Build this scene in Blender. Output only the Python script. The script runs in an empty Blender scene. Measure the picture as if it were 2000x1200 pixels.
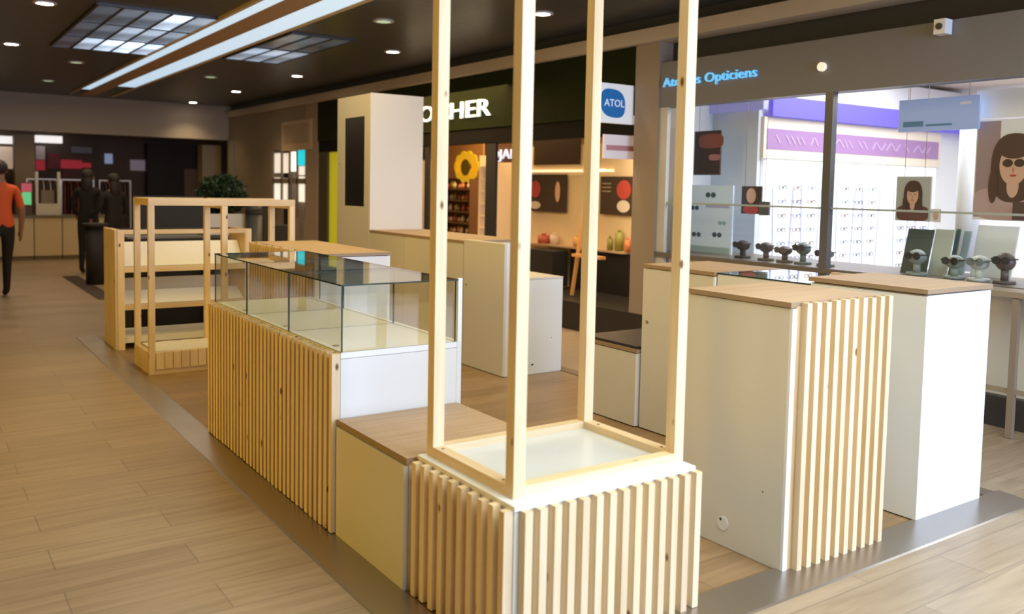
import bpy, bmesh, math, random
from mathutils import Vector, Matrix
random.seed(7)
R = math.radians
SC = bpy.context.scene
COL = SC.collection

# ---------------------------------------------------------------- camera
CAM = Vector((-1.53, -2.17, 1.5)); YAW, PITCH, ROLL, FPX, CX, CY = 0.605, -0.067, 0.020, 1719.93, 1000.0, 483.1
cyw, syw, cp, sp = math.cos(YAW), math.sin(YAW), math.cos(PITCH), math.sin(PITCH)
FWD = Vector((syw*cp, cyw*cp, sp)); RT0 = Vector((cyw, -syw, 0)); UP0 = RT0.cross(FWD)
RT = math.cos(ROLL)*RT0 + math.sin(ROLL)*UP0; UPV = -math.sin(ROLL)*RT0 + math.cos(ROLL)*UP0
cam_data = bpy.data.cameras.new('camera'); cam = bpy.data.objects.new('camera', cam_data); COL.objects.link(cam)
cam.matrix_world = Matrix(((RT.x, UPV.x, -FWD.x, CAM.x), (RT.y, UPV.y, -FWD.y, CAM.y), (RT.z, UPV.z, -FWD.z, CAM.z), (0, 0, 0, 1)))
cam_data.sensor_width = 36; cam_data.lens = FPX/2000*36; cam_data.shift_y = (CY-600)/2000
cam_data.dof.use_dof = True; cam_data.dof.focus_distance = 4.7; cam_data.dof.aperture_fstop = 1.9
cam_data.clip_start = .05
SC.camera = cam

# ---------------------------------------------------------------- world, exposure, large lights
w = bpy.data.worlds.new('world'); SC.world = w; w.use_nodes = True
w.node_tree.nodes['Background'].inputs[0].default_value = (.80, .86, .88, 1); w.node_tree.nodes['Background'].inputs[1].default_value = .27
SC.view_settings.view_transform = 'Standard'; SC.view_settings.look = 'None'
SC.view_settings.gamma = 1; SC.view_settings.exposure = 0.0; SC.view_settings.use_curve_mapping = False

def area(name, loc, target, sx, sy, power, color):
    l = bpy.data.lights.new(name, 'AREA'); l.shape = 'RECTANGLE'; l.size = sx; l.size_y = sy; l.energy = power; l.color = color
    o = bpy.data.objects.new(name, l); COL.objects.link(o); o.location = loc
    o.rotation_euler = (Vector(target)-Vector(loc)).to_track_quat('-Z', 'Y').to_euler(); return o
area('daylight_from_entrance', (3.6, -6.2, 1.8), (2.2, 1.0, .7), 6.0, 2.6, 640, (.53, .67, 1.06))
area('front_ceiling_fill', (1.0, -1.9, 3.08), (1.0, -1.9, 0.0), 3.4, 2.4, 180, (.92, 1.0, .92))  # added neutral fill for the right side, no fitting seen there
area('warm_mall_light', (-3.8, 3.0, 2.9), (0.2, 3.0, 0.2), 1.6, 8.0, 250, (1.0, .60, .05))
area('warm_ceiling_light', (1.3, 3.6, 3.05), (1.3, 3.6, 0.0), 2.6, 6.0, 100, (1.0, .72, .26))
area('far_mall_light', (0.8, 13.0, 3.0), (0.8, 13.0, 0.0), 3.0, 6.0, 60, (1.0, .70, .38))

# ---------------------------------------------------------------- helpers
def at(px, py, x=None, y=None, z=None):
    d = FWD + RT*((px-CX)/FPX) - UPV*((py-CY)/FPX)
    t = (x-CAM.x)/d.x if x is not None else ((y-CAM.y)/d.y if y is not None else (z-CAM.z)/d.z)
    return CAM + d*t

class MB:
    def __init__(s): s.bm = bmesh.new()
    def box(s, x0, x1, y0, y1, z0, z1, mi=0):
        v = [s.bm.verts.new(p) for p in ((x0,y0,z0),(x1,y0,z0),(x1,y1,z0),(x0,y1,z0),(x0,y0,z1),(x1,y0,z1),(x1,y1,z1),(x0,y1,z1))]
        for f in ((3,2,1,0),(4,5,6,7),(0,1,5,4),(1,2,6,5),(2,3,7,6),(3,0,4,7)):
            s.bm.faces.new([v[i] for i in f]).material_index = mi
        return s
    def prism(s, pts, vec, mi=0):
        a = [s.bm.verts.new(p) for p in pts]; b = [s.bm.verts.new(Vector(p)+Vector(vec)) for p in pts]
        n = len(pts); s.bm.faces.new(a[::-1]).material_index = mi; s.bm.faces.new(b).material_index = mi
        for i in range(n): s.bm.faces.new([a[i], a[(i+1) % n], b[(i+1) % n], b[i]]).material_index = mi
        return s
    def cyl(s, c, r, h, n=20, r2=None, axis='z', mi=0):
        r2 = r if r2 is None else r2; A = []; B = []
        for i in range(n):
            t = 2*math.pi*i/n; u, v = math.cos(t), math.sin(t)
            def P(rr, hh):
                p = {'z': (u*rr, v*rr, hh), 'y': (u*rr, hh, v*rr), 'x': (hh, u*rr, v*rr)}[axis]
                return s.bm.verts.new((c[0]+p[0], c[1]+p[1], c[2]+p[2]))
            A.append(P(r, 0)); B.append(P(r2, h))
        s.bm.faces.new(A[::-1]).material_index = mi; s.bm.faces.new(B).material_index = mi
        for i in range(n):
            f = s.bm.faces.new([A[i], A[(i+1) % n], B[(i+1) % n], B[i]]); f.smooth = True; f.material_index = mi
        return s
    def ball(s, c, rx, ry, rz, n=16, m=10, mi=0, lumps=0):
        rows = []
        for j in range(m+1):
            ph = math.pi*j/m; row = []
            for i in range(n):
                t = 2*math.pi*i/n; k = 1+lumps*(random.random()-.5)
                row.append((c[0]+rx*k*math.sin(ph)*math.cos(t), c[1]+ry*k*math.sin(ph)*math.sin(t), c[2]+rz*k*math.cos(ph)))
            rows.append(row)
        top = s.bm.verts.new((c[0], c[1], c[2]+rz)); bot = s.bm.verts.new((c[0], c[1], c[2]-rz))
        V = [[s.bm.verts.new(p) for p in rows[j]] for j in range(1, m)]
        for i in range(n):
            k = (i+1) % n
            f = s.bm.faces.new([top, V[0][i], V[0][k]]); f.smooth = True; f.material_index = mi
            f = s.bm.faces.new([bot, V[-1][k], V[-1][i]]); f.smooth = True; f.material_index = mi
            for j in range(len(V)-1):
                f = s.bm.faces.new([V[j][i], V[j+1][i], V[j+1][k], V[j][k]]); f.smooth = True; f.material_index = mi
        return s
    def bar(s, a, b, w, d=None, mi=0):
        a, b = Vector(a), Vector(b); d = d or w; ax = (b-a).normalized()
        ref = Vector((0, 1, 0)) if abs(ax.y) < .9 else Vector((1, 0, 0))
        u = ax.cross(ref).normalized()*w/2; v = ax.cross(u).normalized()*d/2
        P = [s.bm.verts.new(p) for p in (a-u-v, a+u-v, a+u+v, a-u+v, b-u-v, b+u-v, b+u+v, b-u+v)]
        for f in ((3,2,1,0),(4,5,6,7),(0,1,5,4),(1,2,6,5),(2,3,7,6),(3,0,4,7)):
            s.bm.faces.new([P[i] for i in f]).material_index = mi
        return s

def setp(o, label=None, cat=None, group=None, kind=None):
    if label: o['label'] = label
    if cat: o['category'] = cat
    if group: o['group'] = group
    if kind: o['kind'] = kind
    return o
def thing(name, label, cat, loc=(0, 0, 0), group=None):
    o = bpy.data.objects.new(name, None); o.empty_display_size = .1; COL.objects.link(o); o.location = loc
    o['_w'] = 1; del o['_w']
    return setp(o, label, cat, group)
def wloc(o):
    p = Vector((0, 0, 0))
    while o: p += Vector(o.location); o = o.parent
    return p
def part(name, mb, mats, parent=None, bevel=0.0, label=None, kind=None, origin=None):
    """mb is in world coordinates; the mesh is stored relative to its parent (and its own origin)."""
    if not isinstance(mats, (list, tuple)): mats = [mats]
    bm = mb.bm
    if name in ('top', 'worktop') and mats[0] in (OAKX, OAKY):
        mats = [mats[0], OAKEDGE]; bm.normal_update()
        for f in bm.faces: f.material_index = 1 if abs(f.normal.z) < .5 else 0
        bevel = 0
    if bevel > 0:
        bmesh.ops.bevel(bm, geom=[e for e in bm.edges if e.is_manifold and e.calc_face_angle(0) > .6], offset=bevel, segments=2, profile=.6, affect='EDGES')
    bmesh.ops.recalc_face_normals(bm, faces=bm.faces)
    base = wloc(parent) if parent else Vector((0, 0, 0))
    if origin is None:
        if len(bm.verts):
            xs = [v.co.x for v in bm.verts]; ys = [v.co.y for v in bm.verts]; zs = [v.co.z for v in bm.verts]
            origin = Vector(((min(xs)+max(xs))/2, (min(ys)+max(ys))/2, min(zs)))
        else: origin = base
    origin = Vector(origin)
    for v in bm.verts: v.co -= origin
    me = bpy.data.meshes.new(name); bm.to_mesh(me); bm.free()
    for m in mats: me.materials.append(m)
    o = bpy.data.objects.new(name, me); COL.objects.link(o)
    if parent: o.parent = parent
    o.location = origin-base
    return setp(o, label, None, None, kind)
def solo(name, mb, mats, label, cat, bevel=0.0, group=None, kind=None):
    o = part(name, mb, mats, None, bevel); return setp(o, label, cat, group, kind)
def struct(name, mb, mats, bevel=0.0, parent=None):
    o = part(name, mb, mats, parent, bevel)
    if not parent: o['kind'] = 'structure'
    return o
def copy_thing(root, delta, label=None, group=None):
    r = root.copy(); COL.objects.link(r); r.location = Vector(root.location)+Vector(delta)
    if label: r['label'] = label
    if group: r['group'] = group
    for ch in list(root.children):
        c = ch.copy(); COL.objects.link(c); c.parent = r
        for g in list(ch.children):
            d = g.copy(); COL.objects.link(d); d.parent = c
    return r

# ---------------------------------------------------------------- materials
def mat(name, color=(.8, .8, .8), rough=.5, metal=0, emit=None, es=1.0, spec=.5):
    m = bpy.data.materials.new(name); m.use_nodes = True; b = m.node_tree.nodes['Principled BSDF']
    b.inputs['Base Color'].default_value = (*color, 1); b.inputs['Roughness'].default_value = rough; b.inputs['Metallic'].default_value = metal
    b.inputs['Specular IOR Level'].default_value = spec
    if emit: b.inputs['Emission Color'].default_value = (*emit, 1); b.inputs['Emission Strength'].default_value = es
    nt = m.node_tree; n = nt.nodes.new('ShaderNodeTexNoise'); n.inputs['Scale'].default_value = 9; n.inputs['Detail'].default_value = 4
    tc = nt.nodes.new('ShaderNodeTexCoord'); nt.links.new(tc.outputs['Object'], n.inputs['Vector'])
    mr = nt.nodes.new('ShaderNodeMapRange'); mr.inputs[3].default_value = max(.02, rough-.05); mr.inputs[4].default_value = min(1, rough+.05)
    nt.links.new(n.outputs['Fac'], mr.inputs[0]); nt.links.new(mr.outputs[0], b.inputs['Roughness'])
    return m

def wood(name, light, dark, axis='z', scale=1.0, knots=True, rough=.55, ring=1.0, knot_col=(.16, .07, .025)):
    m = bpy.data.materials.new(name); m.use_nodes = True; nt = m.node_tree; N = nt.nodes; L = nt.links; b = N['Principled BSDF']
    tc = N.new('ShaderNodeTexCoord'); info = N.new('ShaderNodeObjectInfo')
    rnd = N.new('ShaderNodeVectorMath'); rnd.operation = 'SCALE'; rnd.inputs[0].default_value = (7.3, 3.1, 11.7)
    L.new(info.outputs['Random'], rnd.inputs['Scale'])
    add = N.new('ShaderNodeVectorMath'); add.operation = 'ADD'; L.new(tc.outputs['Object'], add.inputs[0]); L.new(rnd.outputs[0], add.inputs[1])
    mp = N.new('ShaderNodeMapping'); L.new(add.outputs[0], mp.inputs['Vector'])
    s = [34*scale, 34*scale, 34*scale]; s['xyz'.index(axis)] = 1.6*scale; mp.inputs['Scale'].default_value = s
    n1 = N.new('ShaderNodeTexNoise'); n1.inputs['Scale'].default_value = 1.0*ring; n1.inputs['Detail'].default_value = 6; n1.inputs['Roughness'].default_value = .6; n1.inputs['Distortion'].default_value = .6
    L.new(mp.outputs[0], n1.inputs['Vector'])
    cr = N.new('ShaderNodeValToRGB'); e = cr.color_ramp.elements
    e[0].position = .32; e[0].color = (*dark, 1); e[1].position = .66; e[1].color = (*light, 1)
    L.new(n1.outputs['Fac'], cr.inputs[0])
    n2 = N.new('ShaderNodeTexNoise'); n2.inputs['Scale'].default_value = 2.3; L.new(add.outputs[0], n2.inputs['Vector'])
    mx = N.new('ShaderNodeMix'); mx.data_type = 'RGBA'; mx.blend_type = 'MULTIPLY'; mx.inputs[0].default_value = .35
    cr2 = N.new('ShaderNodeValToRGB'); cr2.color_ramp.elements[0].position = .3; cr2.color_ramp.elements[0].color = (.72, .66, .58, 1); cr2.color_ramp.elements[1].position = .6
    L.new(n2.outputs['Fac'], cr2.inputs[0]); L.new(cr.outputs[0], mx.inputs[6]); L.new(cr2.outputs[0], mx.inputs[7])
    # each board has its own slight tone
    hsv = N.new('ShaderNodeHueSaturation'); mr = N.new('ShaderNodeMapRange'); mr.inputs[3].default_value = .93; mr.inputs[4].default_value = 1.05
    L.new(info.outputs['Random'], mr.inputs[0]); L.new(mr.outputs[0], hsv.inputs['Value']); L.new(mx.outputs[2], hsv.inputs['Color'])
    out = hsv.outputs[0]
    if knots:
        mk = N.new('ShaderNodeMapping'); L.new(add.outputs[0], mk.inputs['Vector']); ks = [15, 15, 15]; ks['xyz'.index(axis)] = 7.5; mk.inputs['Scale'].default_value = ks
        vo = N.new('ShaderNodeTexVoronoi'); vo.inputs['Scale'].default_value = 1.0; L.new(mk.outputs[0], vo.inputs['Vector'])
        sep = N.new('ShaderNodeSeparateColor'); L.new(vo.outputs['Color'], sep.inputs[0])
        gt = N.new('ShaderNodeMath'); gt.operation = 'GREATER_THAN'; gt.inputs[1].default_value = .73; L.new(sep.outputs[0], gt.inputs[0])
        kr = N.new('ShaderNodeMapRange'); kr.inputs[1].default_value = .09; kr.inputs[2].default_value = .17; kr.inputs[3].default_value = 1; kr.inputs[4].default_value = 0
        L.new(vo.outputs['Distance'], kr.inputs[0])
        mu = N.new('ShaderNodeMath'); mu.operation = 'MULTIPLY'; L.new(gt.outputs[0], mu.inputs[0]); L.new(kr.outputs[0], mu.inputs[1])
        mk2 = N.new('ShaderNodeMix'); mk2.data_type = 'RGBA'; L.new(mu.outputs[0], mk2.inputs[0]); L.new(out, mk2.inputs[6]); mk2.inputs[7].default_value = (*knot_col, 1)
        out = mk2.outputs[2]
    L.new(out, b.inputs['Base Color']); b.inputs['Roughness'].default_value = rough; b.inputs['Specular IOR Level'].default_value = .3
    bp = N.new('ShaderNodeBump'); bp.inputs['Strength'].default_value = .12; bp.inputs['Distance'].default_value = .002; L.new(n1.outputs['Fac'], bp.inputs['Height']); L.new(bp.outputs[0], b.inputs['Normal'])
    return m

def planks(name, cols, width, length, rough, streak=(2, 26), mortar=(.12, .09, .06), msize=.004, bump=.1, axis_x=True):
    m = bpy.data.materials.new(name); m.use_nodes = True; nt = m.node_tree; N = nt.nodes; L = nt.links; b = N['Principled BSDF']
    tc = N.new('ShaderNodeTexCoord'); mp = N.new('ShaderNodeMapping'); L.new(tc.outputs['Object'], mp.inputs[0])
    if not axis_x: mp.inputs['Rotation'].default_value = (0, 0, R(90))
    br = N.new('ShaderNodeTexBrick'); br.inputs['Scale'].default_value = 1; br.inputs['Brick Width'].default_value = length; br.inputs['Row Height'].default_value = width
    br.inputs['Mortar Size'].default_value = msize; br.inputs['Mortar Smooth'].default_value = .3; br.offset = .37
    br.inputs['Color1'].default_value = (*cols[0], 1); br.inputs['Color2'].default_value = (*cols[1], 1); br.inputs['Mortar'].default_value = (*mortar, 1)
    L.new(mp.outputs[0], br.inputs[0])
    mp2 = N.new('ShaderNodeMapping'); mp2.inputs['Scale'].default_value = (streak[0], streak[1], 1); L.new(mp.outputs[0], mp2.inputs[0])
    n = N.new('ShaderNodeTexNoise'); n.inputs['Scale'].default_value = 1; n.inputs['Detail'].default_value = 7; n.inputs['Distortion'].default_value = .7; L.new(mp2.outputs[0], n.inputs[0])
    cr = N.new('ShaderNodeValToRGB'); cr.color_ramp.elements[0].position = .3; cr.color_ramp.elements[0].color = (.62, .58, .53, 1); cr.color_ramp.elements[1].position = .62; L.new(n.outputs['Fac'], cr.inputs[0])
    mx = N.new('ShaderNodeMix'); mx.data_type = 'RGBA'; mx.blend_type = 'MULTIPLY'; mx.inputs[0].default_value = .65; L.new(br.outputs[0], mx.inputs[6]); L.new(cr.outputs[0], mx.inputs[7])
    L.new(mx.outputs[2], b.inputs['Base Color'])
    mr = N.new('ShaderNodeMapRange'); mr.inputs[3].default_value = rough-.08; mr.inputs[4].default_value = rough+.1; L.new(n.outputs['Fac'], mr.inputs[0]); L.new(mr.outputs[0], b.inputs['Roughness'])
    bp = N.new('ShaderNodeBump'); bp.inputs['Strength'].default_value = bump; bp.inputs['Distance'].default_value = .003; L.new(br.outputs['Fac'], bp.inputs['Height']); bp.invert = True; L.new(bp.outputs[0], b.inputs['Normal'])
    return m

def glassmat(name, tint=(.93, .97, .93), refl=1.0, ior=1.5):
    m = bpy.data.materials.new(name); m.use_nodes = True; nt = m.node_tree; N = nt.nodes; L = nt.links
    N.remove(N['Principled BSDF']); out = N['Material Output']
    t = N.new('ShaderNodeBsdfTransparent'); t.inputs[0].default_value = (*tint, 1)
    g = N.new('ShaderNodeBsdfGlossy'); g.inputs['Roughness'].default_value = .01; g.inputs[0].default_value = (refl, refl, refl, 1)
    f = N.new('ShaderNodeFresnel'); geo = N.new('ShaderNodeNewGeometry'); mi = N.new('ShaderNodeMapRange')
    mi.inputs[3].default_value = ior; mi.inputs[4].default_value = 1/ior; L.new(geo.outputs['Backfacing'], mi.inputs[0]); L.new(mi.outputs[0], f.inputs[0])
    mx = N.new('ShaderNodeMixShader'); L.new(f.outputs[0], mx.inputs[0]); L.new(t.outputs[0], mx.inputs[1]); L.new(g.outputs[0], mx.inputs[2]); L.new(mx.outputs[0], out.inputs[0])
    return m

PINE = wood('pine_vertical', (.87, .70, .46), (.77, .58, .34), 'z')
PINEX = wood('pine_along_x', (.87, .70, .46), (.77, .58, .34), 'x')
PINEY = wood('pine_along_y', (.87, .70, .46), (.77, .58, .34), 'y')
PINEB = wood('pine_backing', (.72, .52, .28), (.58, .40, .20), 'z')
OAKX = wood('oak_laminate_x', (.60, .44, .30), (.51, .36, .24), 'x', 1.2, False, .6)
OAKY = wood('oak_laminate_y', (.60, .44, .30), (.51, .36, .24), 'y', 1.2, False, .6)
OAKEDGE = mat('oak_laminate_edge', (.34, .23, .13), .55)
WHITE = mat('white_melamine', (.78, .77, .72), .33)
WHITEEDGE = mat('white_edge_band', (.85, .85, .82), .4)
BEIGEP = mat('off_white_melamine', (.70, .66, .56), .36)
SHADOWGAP = mat('dark_gap_strip', (.035, .025, .015), .7)
BLACKP = mat('black_panel', (.012, .010, .009), .32)
BLACKM = mat('matte_black', (.018, .016, .015), .7)
DKGREY = mat('dark_grey_paint', (.05, .05, .045), .5)
METAL = mat('brushed_lock_metal', (.35, .30, .22), .3, 1)
GLASS = glassmat('clear_glass', (.978, .985, .970))
GLASSTOP = glassmat('top_glass', (.84, .875, .83), 1.0, 1.60)
BLACKC2 = mat('satin_black_top', (.014, .012, .011), .42)
GLEDGE = mat('glass_green_edge', (.015, .035, .018), .15)
SHOPGLASS = glassmat('shop_window_glass', (.97, .98, .98), .8, 1.35)
ACRYL = mat('white_acrylic', (.70, .74, .76), .25)

# ================================================================ FLOOR, STRIPS, CEILING, WALLS
MALLFLOOR = planks('mall_floor_planks', ((.45, .348, .24), (.39, .293, .198)), .22, 1.3, .36, mortar=(.27, .21, .16), msize=.003)
KIOSKFLOOR = planks('kiosk_oak_floor', ((.36, .235, .125), (.28, .18, .095)), .19, 1.25, .40, mortar=(.2, .12, .06), msize=.002, axis_x=True)
struct('floor', MB().box(-8, 12, -8, 26, -.1, 0), MALLFLOOR)
setp(solo('platform_floor', MB().box(-.05, 2.9, .03, 6.9, -.002, .004), KIOSKFLOOR, 'warm oak laminate floor laid under the whole kiosk inside the metal edging', 'flooring'), None, None, None)

def metal_strip():
    m = bpy.data.materials.new('worn_bronze_metal'); m.use_nodes = True; nt = m.node_tree; b = nt.nodes['Principled BSDF']
    b.inputs['Base Color'].default_value = (.42, .38, .34, 1); b.inputs['Metallic'].default_value = .9
    tc = nt.nodes.new('ShaderNodeTexCoord'); n = nt.nodes.new('ShaderNodeTexNoise'); n.inputs['Scale'].default_value = 3.5; n.inputs['Detail'].default_value = 3
    nt.links.new(tc.outputs['Object'], n.inputs[0]); mr = nt.nodes.new('ShaderNodeMapRange'); mr.inputs[3].default_value = .22; mr.inputs[4].default_value = .42
    nt.links.new(n.outputs['Fac'], mr.inputs[0]); nt.links.new(mr.outputs[0], b.inputs['Roughness'])
    return m
STRIP = metal_strip()
def ramp(name, p, label):
    mb = MB(); mb.prism(p[0], p[1]); return solo(name, mb, STRIP, label, 'edging', .001)
# left run (low ramp profile), front run
mb = MB(); mb.prism([(-.215, -.165, 0), (-.045, -.165, 0), (-.045, -.165, .012), (-.06, -.165, .012), (-.205, -.165, .004)], (0, 7.15, 0))
solo('floor_edging', mb, STRIP, 'dark metal floor edging along the left side of the kiosk', 'edging')
mb = MB(); mb.prism([(-.045, -.165, 0), (-.045, .03, 0), (-.045, .03, .012), (-.045, .015, .012), (-.045, -.155, .004)], (3.08, 0, 0))
solo('floor_edging', mb, STRIP, 'dark metal floor edging in front of the slatted cabinet and the far right cabinet', 'edging')
mb = MB(); mb.prism([(3.035, .03, 0), (2.9, .03, 0), (2.9, .03, .012), (3.02, .03, .004)], (0, 6.9, 0))
solo('floor_edging', mb, STRIP, 'dark metal floor edging on the right side behind the white cabinets', 'edging')

CEILM = mat('dark_brown_ceiling', (.060, .064, .064), .34)
LEDGEM = mat('beige_ledge_paint', (.50, .43, .34), .6)
GREYF = mat('grey_fascia', (.185, .18, .19), .5)
WALLB = mat('brown_beige_wall', (.24, .185, .12), .6)
CREAM = mat('cream_wall', (.72, .62, .46), .6)
struct('ceiling', MB().box(-6, 4.6, -8, 17.3, 3.15, 3.25), CEILM)
struct('trim_1', MB().box(4.28, 4.6, -6, 17.29, 2.90, 3.03), LEDGEM, .01)
struct('trim_2', MB().box(4.51, 4.6, -6, 17.29, 2.68, 2.90), mat('recess_shade', (.03, .03, .03), .6))  # shadow of the recess put into the colour
struct('trim_3', MB().box(4.40, 4.6, -6, 17.29, 3.03, 3.15), CEILM)
struct('wall_left', MB().box(-6.1, -6, -8, 26, 0, 3.3), WALLB)
struct('wall_back', MB().box(-6, 12, 23.0, 23.1, 0, 3.3), mat('far_dark_wall', (.11, .075, .055), .6))
struct('wall_far_bulkhead', MB().box(-6, 4.6, 17.3, 17.6, 2.42, 3.15), mat('bulkhead_plaster', (.38, .33, .26), .7))
struct('wall_far_shops', MB().box(-2.5, 6.8, 19.362, 19.45, 0, 2.619), mat('far_shop_brown', (.10, .065, .045), .7))
struct('ceiling_far', MB().box(-6, 12, 17.6, 23, 2.62, 2.7), CEILM)

# downlights in regular rows
DLT = mat('downlight_trim', (.55, .52, .48), .4); DLE = mat('downlight_lens', (1, 1, 1), .3, emit=(1, .82, .62), es=26)
DLOFF = mat('downlight_lens_dim', (.5, .6, .45), .3, emit=(.45, .62, .40), es=.8)
def downlight(x, y, label, on=True, power=0, group='round downlights in the dark ceiling'):
    t = thing('ceiling_downlight', label, 'ceiling light', (x, y, 3.15), group)
    ring = MB()
    n = 24
    for i in range(n):
        a, b = 2*math.pi*i/n, 2*math.pi*(i+1)/n
        ring.prism([(x+math.cos(a)*.075, y+math.sin(a)*.075, 3.15), (x+math.cos(b)*.075, y+math.sin(b)*.075, 3.15), (x+math.cos(b)*.105, y+math.sin(b)*.105, 3.15), (x+math.cos(a)*.105, y+math.sin(a)*.105, 3.15)], (0, 0, -.012))
    part('trim_ring', ring, DLT, t)
    part('lens', MB().cyl((x, y, 3.140), .075, .010), DLE if on else DLOFF, t)
    if power:
        l = bpy.data.lights.new('downlight_glow', 'SPOT'); l.energy = power; l.color = (1, .74, .44); l.spot_size = R(115); l.spot_blend = .8; l.shadow_soft_size = .07
        o = bpy.data.objects.new('downlight_glow', l); COL.objects.link(o); o.parent = t; o.location = (0, 0, -.03)
RW = {3.46: 'in the row nearest the green shop', 2.47: 'in the row right of the light track', .51: 'in the row left of the light track', -.40: 'in the leftmost row'}
ORD = ['nearest', 'second nearest', 'third nearest', 'fourth nearest', 'farthest']
for rx, ys in ((3.46, (4.62, 7.71, 10.91, 13.91, 16.8)), (-.40, (7.25, 10.36))):
    for i, y in enumerate(ys):
        downlight(rx, y, 'bright round downlight, %s %s' % (ORD[i] if i < len(ys)-1 or len(ys) < 3 else 'farthest', RW[rx]), True, 52)
for rx, ys in ((2.47, (5.96, 9.04, 12.02)), (.51, (11.65, 14.57))):
    for i, y in enumerate(ys):
        downlight(rx, y, 'dim greenish round downlight, %s %s' % (ORD[i], RW[rx]), False)

# linear light track: brown channel with two cool light strips
t = thing('ceiling_light_track', 'long ceiling channel with two bluish white light strips and a brown centre', 'ceiling light', (1.5, 10.5, 3.15))
part('channel', MB().box(1.286, 1.549, 4.2, 16.6, 3.12, 3.15), mat('track_brown', (.42, .27, .15), .5), t)
part('side_reflector', MB().box(1.10, 1.139, 4.2, 16.6, 3.12, 3.15), mat('track_cream', (.62, .50, .34), .5), t)
part('side_reflector', MB().box(1.841, 1.90, 4.2, 16.6, 3.12, 3.15), mat('track_cream2', (.62, .50, .34), .5), t)
LS = mat('cool_light_strip', (.8, .9, 1), .4, emit=(.50, .72, .90), es=.85)
part('light_strip', MB().box(1.14, 1.285, 4.2, 15.4, 3.125, 3.149), LS, t)
part('light_strip', MB().box(1.55, 1.84, 4.2, 14.4, 3.125, 3.149), LS, t)

# glossy ceiling grid: its blue reflections put in as glow, bay by bay
def reflection_grid(x0, x1, y0, y1, nx, ny, lev, label):
    t = thing('reflection_grid', label, 'reflection_grid', ((x0+x1)/2, (y0+y1)/2, 3.15))
    mb = MB()
    fm = mat('grid_frame', (.04, .04, .04), .4)
    for i in range(nx+1): mb.box(x0+(x1-x0)*i/nx-.012, x0+(x1-x0)*i/nx+.012, y0, y1, 3.125, 3.15)
    for j in range(ny+1): mb.box(x0, x1, y0+(y1-y0)*j/ny-.012, y0+(y1-y0)*j/ny+.012, 3.125, 3.15)
    part('frame', mb, fm, t)
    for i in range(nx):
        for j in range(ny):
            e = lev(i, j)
            m = mat('reflection_pane', (.1, .12, .15), .2, emit=(.66, .80, 1.0), es=e)
            # cloudy variation in the painted reflection glow
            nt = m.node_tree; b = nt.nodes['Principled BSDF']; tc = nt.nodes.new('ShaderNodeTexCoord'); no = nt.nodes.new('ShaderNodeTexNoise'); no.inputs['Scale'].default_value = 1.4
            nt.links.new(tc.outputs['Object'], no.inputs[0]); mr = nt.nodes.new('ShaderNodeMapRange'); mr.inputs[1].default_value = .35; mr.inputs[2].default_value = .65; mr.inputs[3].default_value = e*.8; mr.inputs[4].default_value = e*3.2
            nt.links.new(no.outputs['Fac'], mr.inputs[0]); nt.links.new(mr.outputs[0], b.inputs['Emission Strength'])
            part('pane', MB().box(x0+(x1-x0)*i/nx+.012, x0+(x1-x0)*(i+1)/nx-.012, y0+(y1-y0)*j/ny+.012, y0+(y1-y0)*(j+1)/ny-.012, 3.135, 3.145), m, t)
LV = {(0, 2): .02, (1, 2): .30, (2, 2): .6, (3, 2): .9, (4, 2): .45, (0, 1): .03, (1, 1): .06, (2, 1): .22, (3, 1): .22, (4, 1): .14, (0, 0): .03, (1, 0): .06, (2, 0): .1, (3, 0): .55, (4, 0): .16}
reflection_grid(.0, 1.12, 6.9, 10.1, 5, 3, lambda i, j: LV[(i, j)], 'ceiling grid with bright bluish reflections as glowing panes left of the light track')
reflection_grid(1.98, 2.72, 7.2, 9.7, 3, 2, lambda i, j: (.03, .22)[j]*(1 if i < 2 else .6), 'ceiling grid with dim bluish reflections as glowing panes right of the light track')

# ================================================================ KIOSK FURNITURE
def slats(t, face, a0, a1, n, depth0, depth1, z0, z1, w, name='slat', first=0.0):
    """vertical slats; face 'x' -> run along y at x depth0..depth1, 'y' -> run along x"""
    protos = None; pitch = (a1-a0-w)/(n-1)
    for i in range(n):
        c = a0+i*pitch
        if protos is None:
            mb = MB()
            if face == 'x': mb.box(depth0, depth1, c, c+w, z0, z1)
            else: mb.box(c, c+w, depth0, depth1, z0, z1)
            protos = part(name, mb, PINE, t, .0015); continue
        o = protos.copy(); COL.objects.link(o); o.parent = t
        o.location = protos.location + (Vector((0, i*pitch, 0)) if face == 'x' else Vector((i*pitch, 0, 0)))
        o.location.z += random.uniform(-.003, .003)

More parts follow.
